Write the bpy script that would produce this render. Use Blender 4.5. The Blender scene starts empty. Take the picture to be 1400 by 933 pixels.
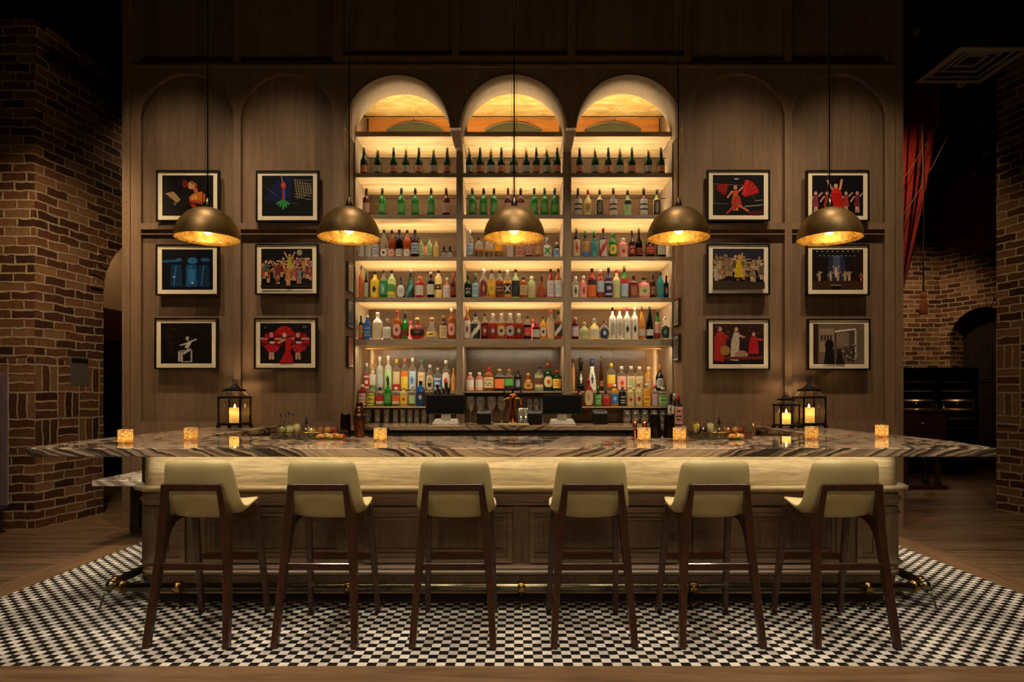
import bpy, bmesh, math, random
from mathutils import Vector, Matrix
rnd = random.Random(7)
S = bpy.context.scene
COL = S.collection
PI = math.pi

# ------------------------------------------------------------------ camera
F = 880.0                      # focal length in px of the 1400 px wide frame
CX, CY, CZ = 703.0, 540.0, 1.40
cd = bpy.data.cameras.new('camera'); cam = bpy.data.objects.new('camera', cd); COL.objects.link(cam)
cam.location = (0, 0, CZ); cam.rotation_euler = (PI/2, 0, 0)
cd.sensor_width = 36.0; cd.lens = F/1400*36
cd.shift_x = (700-CX)/1400; cd.shift_y = (CY-466.5)/1400
cd.clip_end = 60
S.camera = cam
def X(px, D): return (px-CX)/F*D
def Z(py, D): return CZ+(CY-py)/F*D

# ------------------------------------------------------------------ view, world, lights
S.view_settings.view_transform = 'Standard'; S.view_settings.look = 'None'
S.view_settings.gamma = 1; S.view_settings.use_curve_mapping = False
S.view_settings.exposure = 0.12
S.cycles.use_denoising = True
S.cycles.max_bounces = 8; S.cycles.transparent_max_bounces = 16
S.cycles.sample_clamp_indirect = 4.0
S.cycles.caustics_reflective = False; S.cycles.caustics_refractive = False
W = bpy.data.worlds.new('world'); S.world = W; W.use_nodes = True
W.node_tree.nodes['Background'].inputs[0].default_value = (1.0, 0.80, 0.58, 1)
W.node_tree.nodes['Background'].inputs[1].default_value = 0.012

WARM = (1.0, 0.70, 0.40); BULB = (1.0, 0.77, 0.46); LED = (1.0, 0.80, 0.52); BLED = (1.0, 0.87, 0.65); AMB = (1.0, 0.60, 0.24); SOFT = (1.0, 0.77, 0.52); NEUT = (1.0, 0.86, 0.69)
def link_light(name, d, loc, target=None, rot=None):
    o = bpy.data.objects.new(name, d); COL.objects.link(o); o.location = loc
    if target is not None:
        o.rotation_euler = (Vector(target)-Vector(loc)).to_track_quat('-Z', 'Y').to_euler()
    if rot is not None: o.rotation_euler = rot
    return o
def area(name, loc, target, sx, sy, e, col, spread=PI):
    d = bpy.data.lights.new(name, 'AREA'); d.shape = 'RECTANGLE'; d.size = sx; d.size_y = sy
    d.energy = e; d.color = col; d.spread = spread
    return link_light(name, d, loc, target)
def spot(name, loc, target, e, col, deg=60, blend=0.6, rad=0.05):
    d = bpy.data.lights.new(name, 'SPOT'); d.energy = e; d.color = col
    d.spot_size = math.radians(deg); d.spot_blend = blend; d.shadow_soft_size = rad
    return link_light(name, d, loc, target)
def point(name, loc, e, col, rad=0.02):
    d = bpy.data.lights.new(name, 'POINT'); d.energy = e; d.color = col; d.shadow_soft_size = rad
    return link_light(name, d, loc)

E_SHELF_UP, E_SHELF_FRONT, E_VAULT, E_LOW = 6.0, 1.8, 6.0, 4.2
E_BAR_LED, E_PENDANT, E_CANDLE, E_LANTERN = 5.2, 2.4, 7.5, 17.0
# wall-washing downlights of the ceiling
for x in (-3.5, -2.4, 2.35, 3.45):
    spot('wall_wash', (x, 5.1, 6.15), (x, 6.75, 1.7), 350, SOFT, 56, 1.0, 0.08)
# added unseen spots that brighten the shelves and the arches from the front
for x in (-1.25, 0.0, 1.25):
    spot('shelf_fill', (x, 3.2, 5.6), (x, 7.1, 2.3), 230, SOFT, 34, 1.0, 0.10)
# ceiling downlights over the stools and the tiled floor
for x in (-2.6, 0.0, 2.6):
    spot('floor_downlight', (x, 2.2, 5.8), (x*0.95, 3.8, 0.0), 480, NEUT, 60, 0.9, 0.25)
for x in (-2.4, -0.8, 0.8, 2.4):
    spot('counter_downlight', (x, 4.5, 6.0), (x, 4.5, 1.0), 330, SOFT, 40, 0.9, 0.08)
# grazing lights of the brick walls and the far floor, and added fill lights
spot('brick_light', (-3.9, 5.3, 4.2), (-5.0, 7.4, 1.9), 150, WARM, 80, 1.0, 0.1)
spot('brick_light', (4.7, 5.4, 4.6), (5.95, 7.6, 1.7), 105, WARM, 75, 1.0, 0.1)
spot('brick_light', (6.6, 10.9, 4.6), (7.9, 13.0, 2.5), 260, WARM, 75, 1.0, 0.1)
spot('curtain_fill', (4.55, 8.0, 5.0), (5.6, 9.0, 3.7), 60, WARM, 95, 1.0, 0.1)  # added spot, out of sight, that brightens the red curtain
spot('floor_light', (5.6, 9.2, 5.4), (6.0, 8.4, 0.0), 160, WARM, 60, 0.9, 0.2)
area('front_fill', (0.0, -2.6, 4.2), (0.0, 4.2, 0.4), 7.0, 1.0, 13, SOFT, 1.1)  # added soft fill from the camera side for bar front and stools
spot('brick_light', (-4.35, 8.3, 5.1), (-4.85, 8.3, 2.6), 24, WARM, 110, 1.0, 0.1)  # added spot that brightens the brick above the left arch
spot('hall_fill', (-5.6, 9.9, 4.3), (-6.4, 10.3, 2.7), 60, WARM, 90, 0.9, 0.1)  # added spot that brightens the hallway wall behind the arch

# ------------------------------------------------------------------ materials
def lin(h):
    h = h.lstrip('#'); v = [int(h[i:i+2], 16)/255 for i in (0, 2, 4)]
    return tuple(c/12.92 if c <= 0.04045 else ((c+0.055)/1.055)**2.4 for c in v)
MATS = {}
class NT:
    def __init__(s, name):
        s.m = bpy.data.materials.new(name); s.m.use_nodes = True
        s.t = s.m.node_tree; s.n = s.t.nodes; s.n.clear()
        s.out = s.n.new('ShaderNodeOutputMaterial')
    def add(s, t, **kw):
        n = s.n.new(t)
        for k, v in kw.items(): setattr(n, k, v)
        return n
    def ln(s, a, b): s.t.links.new(a, b)
    def math(s, op, a, b=None, c=None, clamp=False):
        n = s.n.new('ShaderNodeMath'); n.operation = op; n.use_clamp = clamp
        for i, v in enumerate((a, b, c)):
            if v is None: continue
            if isinstance(v, (int, float)): n.inputs[i].default_value = v
            else: s.ln(v, n.inputs[i])
        return n.outputs[0]
    def mix(s, f, a, b, blend='MIX'):
        n = s.n.new('ShaderNodeMix'); n.data_type = 'RGBA'; n.blend_type = blend
        for i, v in ((0, f), (6, a), (7, b)):
            if isinstance(v, (int, float)): n.inputs[i].default_value = v
            elif isinstance(v, tuple): n.inputs[i].default_value = (*v[:3], 1)
            else: s.ln(v, n.inputs[i])
        return n.outputs[2]
    def ramp(s, f, stops):
        n = s.n.new('ShaderNodeValToRGB'); e = n.color_ramp.elements
        while len(e) < len(stops): e.new(0.5)
        for i, (p, c) in enumerate(stops): e[i].position = p; e[i].color = (*c, 1)
        s.ln(f, n.inputs[0]); return n.outputs[0]
    def obj(s):
        return s.add('ShaderNodeTexCoord').outputs['Object']
    def noise(s, vec, scale, detail=4, rough=0.55, dist=0.0):
        n = s.add('ShaderNodeTexNoise'); n.inputs['Scale'].default_value = scale
        n.inputs['Detail'].default_value = detail; n.inputs['Roughness'].default_value = rough
        n.inputs['Distortion'].default_value = dist; s.ln(vec, n.inputs['Vector']); return n.outputs['Fac']
    def scale(s, vec, sc, rot=(0, 0, 0), loc=(0, 0, 0)):
        n = s.add('ShaderNodeMapping'); n.inputs['Scale'].default_value = sc
        n.inputs['Rotation'].default_value = rot; n.inputs['Location'].default_value = loc
        s.ln(vec, n.inputs['Vector']); return n.outputs[0]
    def princ(s, color, rough=0.5, metal=0.0, bump=None, bstr=0.2, bdist=0.01, spec=0.5, coat=0.0, trans=0.0, sheen=0.0):
        p = s.add('ShaderNodeBsdfPrincipled')
        for k, v in (('Base Color', color), ('Roughness', rough), ('Metallic', metal)):
            if isinstance(v, (int, float)): p.inputs[k].default_value = v
            elif isinstance(v, tuple): p.inputs[k].default_value = (*v[:3], 1)
            else: s.ln(v, p.inputs[k])
        p.inputs['Specular IOR Level'].default_value = spec
        p.inputs['Coat Weight'].default_value = coat; p.inputs['Coat Roughness'].default_value = 0.06
        p.inputs['Transmission Weight'].default_value = trans
        p.inputs['Sheen Weight'].default_value = sheen
        if bump is not None:
            b = s.add('ShaderNodeBump'); b.inputs['Strength'].default_value = bstr; b.inputs['Distance'].default_value = bdist
            s.ln(bump, b.inputs['Height']); s.ln(b.outputs[0], p.inputs['Normal'])
        return p.outputs[0]
    def done(s, sh): s.ln(sh, s.out.inputs['Surface']); return s.m
    def mixsh(s, f, a, b):
        n = s.add('ShaderNodeMixShader')
        if isinstance(f, (int, float)): n.inputs[0].default_value = f
        else: s.ln(f, n.inputs[0])
        s.ln(a, n.inputs[1]); s.ln(b, n.inputs[2]); return n.outputs[0]
    def sep(s, vec):
        n = s.add('ShaderNodeSeparateXYZ'); s.ln(vec, n.inputs[0]); return n.outputs
    def comb(s, x, y, z):
        n = s.add('ShaderNodeCombineXYZ')
        for i, v in enumerate((x, y, z)):
            if isinstance(v, (int, float)): n.inputs[i].default_value = v
            else: s.ln(v, n.inputs[i])
        return n.outputs[0]

def plain(hexc, rough=0.5, metal=0.0, spec=0.5, coat=0.0, var=0.12, name=None):
    key = ('p', hexc, rough, metal, spec, coat)
    if key in MATS: return MATS[key]
    t = NT(name or 'surface_'+hexc.lstrip('#')); c = lin(hexc)
    nz = t.noise(t.obj(), 35, 3)
    col = t.ramp(nz, [(0.3, tuple(v*(1-var) for v in c)), (0.7, tuple(min(1, v*(1+var)) for v in c))])
    MATS[key] = t.done(t.princ(col, rough, metal, nz, 0.04, 0.002, spec, coat)); return MATS[key]

def wood(name, dark, light, axis='z', plank=None, rough=0.55, grain=1.0, spec=0.35, cross='x', seam=0.5, length=None, coat=0.0):
    if name in MATS: return MATS[name]
    t = NT(name); o = t.obj(); q = t.sep(o)
    ai = 'xyz'.index(axis); ci = 'xyz'.index(cross)
    d, l = lin(dark), lin(light); mid = tuple((a+b)/2 for a, b in zip(d, l))
    off = None; seamf = None
    if plank:
        u = t.math('DIVIDE', q[ci], plank); row = t.math('FLOOR', u); fr = t.math('FRACT', u)
        wn = t.add('ShaderNodeTexWhiteNoise', noise_dimensions='2D')
        if length:
            sh = t.math('MULTIPLY', t.math('FRACT', t.math('MULTIPLY', row, 0.377)), length)
            v = t.math('DIVIDE', t.math('ADD', q[ai], sh), length); brd = t.math('FLOOR', v); fv = t.math('FRACT', v)
            t.ln(t.comb(row, brd, 0), wn.inputs['Vector'])
        else:
            t.ln(t.comb(row, 3.0, 0), wn.inputs['Vector'])
        off = wn.outputs['Value']
        seamf = t.math('LESS_THAN', t.math('MINIMUM', fr, t.math('SUBTRACT', 1.0, fr)), 0.012)
        if length:
            seamf = t.math('MAXIMUM', seamf, t.math('LESS_THAN', fv, 0.003))
    sc = [9*grain]*3; sc[ai] = 0.75*grain
    vec = t.scale(o, tuple(sc))
    if off is not None:
        ad = t.add('ShaderNodeVectorMath', operation='ADD'); t.ln(vec, ad.inputs[0])
        t.ln(t.comb(t.math('MULTIPLY', off, 31.0), t.math('MULTIPLY', off, 17.0), t.math('MULTIPLY', off, 53.0)), ad.inputs[1]); vec = ad.outputs[0]
    n1 = t.noise(vec, 2.2, 6, 0.62, 0.8); n2 = t.noise(vec, 11, 3, 0.5)
    g = t.math('ADD', t.math('MULTIPLY', n1, 0.72), t.math('MULTIPLY', n2, 0.28))
    col = t.ramp(g, [(0.32, d), (0.5, mid), (0.68, l)])
    if off is not None:
        k = t.math('ADD', t.math('MULTIPLY', off, 0.42), 0.79)
        col = t.mix(1.0, col, t.comb(k, k, k), 'MULTIPLY')
        col = t.mix(t.math('MULTIPLY', seamf, seam), col, tuple(v*0.2 for v in d))
    MATS[name] = t.done(t.princ(col, rough, 0, g, 0.25, 0.004, spec, coat)); return MATS[name]

def brick(name, weave=None, tint=1.0):
    """hand-made brick; weave=(z0, z1) is a band of basket-weave bricks"""
    t = NT(name); o = t.obj(); q = t.sep(o)
    u = t.math('ADD', q[0], q[1]); v = q[2]
    wob = t.noise(o, 5.5, 3); wob2 = t.noise(t.scale(o, (1, 1, 1), (0, 0, 0), (9, 4, 2)), 6, 3)
    u = t.math('ADD', u, t.math('MULTIPLY', t.math('SUBTRACT', wob, 0.5), 0.045))
    v = t.math('ADD', v, t.math('MULTIPLY', t.math('SUBTRACT', wob2, 0.5), 0.05))
    H, L, M = 0.095, 0.27, 0.0065
    r = t.math('DIVIDE', v, H); ri = t.math('FLOOR', r); rf = t.math('FRACT', r)
    uu = t.math('ADD', t.math('DIVIDE', u, L), t.math('MULTIPLY', t.math('MODULO', ri, 2.0), 0.5))
    uu = t.math('ADD', uu, t.math('MULTIPLY', t.math('SINE', t.math('MULTIPLY', ri, 12.9)), 0.13))
    ui = t.math('FLOOR', uu); uf = t.math('FRACT', uu)
    def edge(f, size): return t.math('MULTIPLY', t.math('MINIMUM', f, t.math('SUBTRACT', 1.0, f)), size)
    d1 = t.math('MINIMUM', edge(rf, H), edge(uf, L)); id1 = t.comb(ui, ri, 0)
    if weave:
        C = 0.285
        cu = t.math('DIVIDE', u, C); cv = t.math('DIVIDE', v, C)
        ciu = t.math('FLOOR', cu); civ = t.math('FLOOR', cv); fu = t.math('FRACT', cu); fv = t.math('FRACT', cv)
        par = t.math('GREATER_THAN', t.math('ABSOLUTE', t.math('MODULO', t.math('ADD', ciu, civ), 2.0)), 0.5)
        sel = t.math('ADD', t.math('MULTIPLY', fu, par), t.math('MULTIPLY', fv, t.math('SUBTRACT', 1.0, par)))
        s3 = t.math('MULTIPLY', sel, 3.0); si = t.math('FLOOR', s3); sf = t.math('FRACT', s3)
        d2 = t.math('MINIMUM', t.math('MINIMUM', edge(fu, C), edge(fv, C)), edge(sf, C/3))
        id2 = t.comb(t.math('ADD', ciu, 40.0), civ, t.math('ADD', si, 5.0))
        m = t.math('MULTIPLY', t.math('GREATER_THAN', q[2], weave[0]), t.math('LESS_THAN', q[2], weave[1]))
        d = t.math('ADD', t.math('MULTIPLY', d2, m), t.math('MULTIPLY', d1, t.math('SUBTRACT', 1.0, m)))
        mx = t.add('ShaderNodeMix', data_type='VECTOR'); t.ln(m, mx.inputs[0]); t.ln(id1, mx.inputs[4]); t.ln(id2, mx.inputs[5]); bid = mx.outputs[1]
    else:
        d, bid = d1, id1
    wn = t.add('ShaderNodeTexWhiteNoise', noise_dimensions='3D'); t.ln(bid, wn.inputs['Vector'])
    fine = t.noise(o, 26, 5, 0.65)
    val = t.math('ADD', t.math('MULTIPLY', wn.outputs['Value'], 0.6), t.math('MULTIPLY', fine, 0.4))
    k = tint
    bc = t.ramp(val, [(0.15, tuple(c*k for c in lin('#2b1a11'))), (0.4, tuple(c*k for c in lin('#543321'))), (0.6, tuple(c*k for c in lin('#6f4a30'))), (0.85, tuple(c*k for c in lin('#8a6a4a')))])
    mort = t.ramp(fine, [(0.3, tuple(c*k for c in lin('#8f7c63'))), (0.7, tuple(c*k for c in lin('#b5a081')))])
    mm = t.math('ADD', M, t.math('MULTIPLY', t.math('SUBTRACT', wob2, 0.5), 0.014))
    sm = t.add('ShaderNodeMapRange', interpolation_type='SMOOTHSTEP'); t.ln(d, sm.inputs[0]); t.ln(mm, sm.inputs[1]); t.ln(t.math('ADD', mm, 0.006), sm.inputs[2])
    col = t.mix(sm.outputs[0], mort, bc)
    hgt = t.math('ADD', t.math('MULTIPLY', t.math('SUBTRACT', 1.0, sm.outputs[0]), 0.5), t.math('MULTIPLY', fine, 0.55))
    return t.done(t.princ(col, 0.85, 0, hgt, 0.8, 0.02, 0.2))

def marble(name, light='#d2b595', scl=1.0, rough=0.055):
    if name in MATS: return MATS[name]
    t = NT(name); o = t.obj()
    q = t.sep(o)
    # book-matched slab: bold aslant veins mirrored about the middle
    w = t.math('ADD', t.math('ADD', t.math('MULTIPLY', t.math('ABSOLUTE', q[0]), -1.0), t.math('MULTIPLY', q[1], 0.36)), t.math('MULTIPLY', q[2], 2.4))
    warp = t.noise(t.scale(o, (0.8, 1.1, 2.0)), 1.8, 4, 0.55)
    w = t.math('ADD', w, t.math('MULTIPLY', warp, 0.55))
    ex = t.math('MULTIPLY', q[1], 0.25)
    big = t.noise(t.comb(w, ex, 1.0), 1.7*scl, 2, 0.5)
    fine = t.noise(t.comb(w, ex, 4.0), 17*scl, 3, 0.65)
    mid = t.noise(t.comb(w, ex, 9.0), 4.5*scl, 3, 0.6)
    L = lin(light)
    c = t.ramp(mid, [(0.33, lin('#8d6f58')), (0.45, L), (0.60, L), (0.72, lin('#a98468'))])
    dark = t.ramp(t.math('ADD', t.math('MULTIPLY', big, 0.40), t.math('MULTIPLY', fine, 0.62)), [(0.435, (1, 1, 1)), (0.475, (0.45, 0.45, 0.45)), (0.50, (0, 0, 0))])
    c = t.mix(dark, c, lin('#433a33'))
    MATS[name] = t.done(t.princ(c, rough, 0, None, 0, 0, 0.3, 0.0)); return MATS[name]

def glass(code):
    key = 'glass_'+code
    if key in MATS: return MATS[key]
    hexc, word, clear = GL[code]
    t = NT('glass_'+word); c = lin(hexc)
    nz = t.noise(t.obj(), 20, 2)
    col = t.ramp(nz, [(0.3, tuple(v*0.85 for v in c)), (0.7, tuple(min(1, v*1.1) for v in c))])
    p = t.princ(col, 0.07, 0, None, 0, 0, 0.6)
    tr = t.add('ShaderNodeBsdfTranslucent'); t.ln(col, tr.inputs[0])
    body = t.mixsh(0.45 if code != 'wht' else 0.1, p, tr.outputs[0])
    if clear > 0:
        tp = t.add('ShaderNodeBsdfTransparent'); tc = tuple(0.35+0.65*v for v in c) if code != 'clr' else (0.93, 0.93, 0.9)
        tp.inputs[0].default_value = (*tc, 1)
        lw = t.add('ShaderNodeLayerWeight'); lw.inputs[0].default_value = 0.35
        f = t.math('SUBTRACT', clear, t.math('MULTIPLY', lw.outputs['Facing'], clear*0.75), clamp=True)
        body = t.mixsh(f, body, tp.outputs[0])
    MATS[key] = t.done(body); return MATS[key]
GL = {'grn': ('#258a30', 'green', 0.15), 'dgr': ('#153f1e', 'dark-green', 0.1), 'blk': ('#14100f', 'black', 0), 'brn': ('#4a2412', 'brown', 0.05),
      'amb': ('#a85a20', 'amber', 0.25), 'org': ('#cf6a2e', 'orange', 0.15), 'gol': ('#e0ac3c', 'golden', 0.25), 'red': ('#a93020', 'red', 0.2),
      'drd': ('#6a1712', 'dark-red', 0.1), 'pnk': ('#e59a92', 'pink', 0.25), 'clr': ('#b9b7a8', 'clear', 0.88), 'yel': ('#ecc62a', 'yellow', 0.1),
      'blu': ('#2a6fc0', 'blue', 0.2), 'tea': ('#3fa9a8', 'teal', 0.2), 'wht': ('#e9e3d4', 'white', 0), 'tan': ('#cf9448', 'tan', 0),
      'pgn': ('#c3d09a', 'pale-green', 0.35), 'pyl': ('#e9dca0', 'pale-yellow', 0.35), 'pur': ('#3c1738', 'purple', 0.1), 'nvy': ('#1d2850', 'navy', 0.05),
      'fro': ('#c9cdc4', 'frosted', 0.3), 'bla': ('#1b1410', 'smoky', 0.0)}

M_WALL = wood('oak_wall_panel', '#6a533d', '#846a50', 'z', 0.42, 0.6, 0.8, 0.3, seam=0.25)
M_STILE = wood('oak_stile', '#6e5740', '#876d53', 'z', None, 0.6, 0.9, 0.3)
M_RAIL = wood('oak_rail', '#6e5740', '#876d53', 'x', None, 0.6, 0.9, 0.3)
M_DARKOAK = wood('dark_oak', '#2c2119', '#4d3c2e', 'x', None, 0.5, 1.0, 0.35)
M_SHELF = wood('shelf_oak', '#a98a5c', '#dcc190', 'x', None, 0.5, 0.7, 0.3)
M_EDGE = wood('shelf_edge_oak', '#83725c', '#ad9a80', 'x', None, 0.55, 1.0, 0.3)
M_UPR = wood('upright_oak', '#806d57', '#a8947c', 'z', None, 0.55, 1.0, 0.3)
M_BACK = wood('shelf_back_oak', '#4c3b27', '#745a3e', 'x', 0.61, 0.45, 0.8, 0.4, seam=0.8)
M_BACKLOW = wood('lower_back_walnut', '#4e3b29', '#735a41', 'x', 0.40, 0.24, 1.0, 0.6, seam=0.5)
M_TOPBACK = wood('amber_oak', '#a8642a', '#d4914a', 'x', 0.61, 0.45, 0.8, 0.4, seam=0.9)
M_FRIEZE = wood('frieze_oak', '#8a7756', '#cfba90', 'x', None, 0.6, 1.7, 0.3)
M_BAR = wood('bar_oak', '#6b5540', '#947c61', 'z', 0.6, 0.5, 0.9, 0.35, seam=0.2)
M_BARX = wood('bar_moulding_oak', '#705a45', '#9b846a', 'x', None, 0.42, 1.0, 0.4)
M_WALNUT = wood('walnut', '#2e170b', '#50301d', 'z', None, 0.34, 1.6, 0.5, coat=0.25)
M_FLOOR = wood('floor_planks', '#3a2b1e', '#86694c', 'x', 0.19, 0.42, 0.8, 0.4, cross='y', seam=0.7, length=2.3)
M_BORD_X = wood('floor_border_across', '#5d452f', '#8d6d4c', 'x', None, 0.4, 0.8, 0.4)
M_BORD_Y = wood('floor_border_deep', '#5d452f', '#8d6d4c', 'y', None, 0.4, 0.8, 0.4)
M_BLACKWOOD = wood('black_wood', '#120d0a', '#2a1e16', 'z', None, 0.35, 1.0, 0.5)
M_MAHOG = wood('mahogany', '#24110a', '#47251a', 'z', None, 0.3, 1.0, 0.5)
M_MARBLE = marble('veined_marble')
M_MARBLE_L = marble('pale_veined_marble', '#e8dfcd', 1.6, 0.12)
M_BRASS = plain('#b08a45', 0.25, 1.0, name='aged_brass'); M_BRASSDK = plain('#7d7660', 0.3, 1.0, name='dull_brass')
M_COPPER = plain('#b4683a', 0.22, 1.0, name='copper'); M_IRON = plain('#17110d', 0.5, 0.6, name='blackened_iron')
M_BLACK = plain('#0e0c0b', 0.45, 0.0, 0.25, name='black_plastic'); M_BLACKG = plain('#060608', 0.25, 0.0, 0.12, name='black_screen')
M_WHITEP = plain('#cfc9bd', 0.3, name='white_plastic'); M_STEEL = plain('#9a9890', 0.25, 1.0, name='steel')
M_FRAME = plain('#120d0b', 0.35, name='black_frame'); M_MAT = plain('#e2d3b4', 0.8, var=0.04, name='cream_mount_board')
M_CREAM = None
def leather():
    t = NT('cream_leather'); o = t.obj(); nz = t.noise(o, 260, 3); big = t.noise(o, 6, 3)
    c = t.ramp(big, [(0.3, lin('#c8b57a')), (0.7, lin('#d5c48c'))])
    return t.done(t.princ(c, 0.42, 0, nz, 0.08, 0.001, 0.4))
M_CREAM = leather()
def dome_out():
    t = NT('bronze_patina'); o = t.obj(); nz = t.noise(o, 9, 5, 0.6)
    c = t.ramp(nz, [(0.3, lin('#56411f')), (0.7, lin('#826230'))])
    return t.done(t.princ(c, 0.45, 0.6, nz, 0.05, 0.002))
def dome_in():
    t = NT('gold_leaf'); o = t.obj(); nz = t.noise(o, 22, 6, 0.7, 1.5)
    c = t.ramp(nz, [(0.35, lin('#8a5c1c')), (0.5, lin('#d09a3a')), (0.7, lin('#ecc468'))])
    return t.done(t.princ(c, 0.45, 0.55, nz, 0.2, 0.004))
M_DOME, M_LEAF = dome_out(), dome_in()
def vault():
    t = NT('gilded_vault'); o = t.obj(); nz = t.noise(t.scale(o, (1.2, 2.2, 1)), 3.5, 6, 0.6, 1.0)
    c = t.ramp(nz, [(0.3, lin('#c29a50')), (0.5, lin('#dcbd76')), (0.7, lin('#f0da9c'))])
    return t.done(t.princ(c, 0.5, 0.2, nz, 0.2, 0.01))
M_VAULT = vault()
def emit(name, col, st):
    t = NT(name); e = t.add('ShaderNodeEmission'); e.inputs[0].default_value = (*col, 1); e.inputs[1].default_value = st
    return t.done(e.outputs[0])
M_BULB = emit('lit_bulb', (1.0, 0.80, 0.50), 2.2); M_FLAME = emit('candle_flame', (1.0, 0.72, 0.28), 9.0); M_LEDM = emit('led_strip_light', (1.0, 0.80, 0.46), 3.0)
def clearglass(name, tint=(0.95, 0.95, 0.92), k=0.86, haze=0.0):
    t = NT(name); g = t.add('ShaderNodeBsdfGlossy'); g.inputs['Roughness'].default_value = 0.04
    tp = t.add('ShaderNodeBsdfTransparent'); tp.inputs[0].default_value = (*tint, 1)
    lw = t.add('ShaderNodeLayerWeight'); lw.inputs[0].default_value = 0.4
    f = t.math('SUBTRACT', k, t.math('MULTIPLY', lw.outputs['Facing'], 0.5))
    sh = t.mixsh(f, g.outputs[0], tp.outputs[0])
    if haze:
        tl = t.add('ShaderNodeBsdfTranslucent'); tl.inputs[0].default_value = (.8, .78, .72, 1); df = t.add('ShaderNodeBsdfDiffuse'); df.inputs[0].default_value = (.8, .78, .72, 1)
        sh = t.mixsh(haze, sh, t.mixsh(0.5, tl.outputs[0], df.outputs[0]))
    return t.done(sh)
M_CLEAR = clearglass('clear_glass', haze=0.13); M_PANE = clearglass('lantern_glass', (0.97, 0.96, 0.93), 0.93)
def votive():
    t = NT('amber_mosaic_glass'); o = t.obj()
    vo = t.add('ShaderNodeTexVoronoi', feature='DISTANCE_TO_EDGE'); vo.inputs['Scale'].default_value = 42; t.ln(o, vo.inputs['Vector'])
    f = t.ramp(vo.outputs['Distance'], [(0.01, (0, 0, 0)), (0.06, (1, 1, 1))])
    c = t.mix(f, lin('#8f4d10'), lin('#ffe8ac'))
    tr = t.add('ShaderNodeBsdfTranslucent'); t.ln(c, tr.inputs[0])
    p = t.princ(c, 0.1, 0, vo.outputs['Distance'], 0.5, 0.004, 0.6)
    return t.done(t.mixsh(0.75, p, tr.outputs[0]))
M_VOTIVE = votive()
def wax():
    t = NT('candle_wax'); nz = t.noise(t.obj(), 20, 2); c = t.ramp(nz, [(0.3, lin('#f0dca8')), (0.7, lin('#fae9c0'))])
    tr = t.add('ShaderNodeBsdfTranslucent'); t.ln(c, tr.inputs[0])
    return t.done(t.mixsh(0.8, t.princ(c, 0.4), tr.outputs[0]))
M_WAX = wax()
def checker():
    t = NT('black_and_white_tile'); o = t.obj(); q = t.sep(o); C = 0.0508
    u = t.math('DIVIDE', q[0], C); v = t.math('DIVIDE', q[1], C)
    iu, iv = t.math('FLOOR', u), t.math('FLOOR', v); fu, fv = t.math('FRACT', u), t.math('FRACT', v)
    par = t.math('GREATER_THAN', t.math('ABSOLUTE', t.math('MODULO', t.math('ADD', iu, iv), 2.0)), 0.5)
    wn = t.add('ShaderNodeTexWhiteNoise', noise_dimensions='2D'); t.ln(t.comb(iu, iv, 0), wn.inputs['Vector'])
    nz = t.noise(o, 40, 4)
    wv = t.math('ADD', t.math('MULTIPLY', wn.outputs['Value'], 0.6), t.math('MULTIPLY', nz, 0.4))
    wh = t.ramp(wv, [(0.2, lin('#b8b1a5')), (0.8, lin('#e6e0d4'))]); bl = t.ramp(wv, [(0.2, lin('#0b0908')), (0.8, lin('#1a1714'))])
    c = t.mix(par, bl, wh)
    def e(f): return t.math('MINIMUM', f, t.math('SUBTRACT', 1.0, f))
    gr = t.math('LESS_THAN', t.math('MINIMUM', e(fu), e(fv)), 0.02)
    c = t.mix(t.math('MULTIPLY', gr, 0.7), c, lin('#4a4239'))
    return t.done(t.princ(c, 0.45, 0, wn.outputs['Value'], 0.12, 0.002, 0.3))
M_TILE = checker()
def velvet(name, a, b):
    t = NT(name); nz = t.noise(t.obj(), 14, 5, 0.65, 0.6); c = t.ramp(nz, [(0.3, lin(a)), (0.7, lin(b))])
    return t.done(t.princ(c, 0.8, 0, nz, 0.2, 0.01, 0.2, 0, 0, 0.5))
M_PURPLE = velvet('purple_velvet', '#2b0f22', '#5a2348'); M_CURTAIN = velvet('red_velvet', '#7d1410', '#b2271c')
M_CEIL = plain('#17110d', 0.9, name='black_ceiling'); M_ROPE = plain('#86603a', 0.8, name='gold_rope')
def vcol():
    t = NT('photo_ink'); a = t.add('ShaderNodeVertexColor', layer_name='ink')
    nz = t.noise(t.obj(), 70, 6, 0.75); k = t.math('MULTIPLY', t.math('SUBTRACT', nz, 0.22), 2.3, clamp=True)
    c = t.mix(1.0, a.outputs[0], t.comb(k, k, k), 'MULTIPLY')
    return t.done(t.princ(c, 0.35))
M_INK = vcol()

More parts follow.
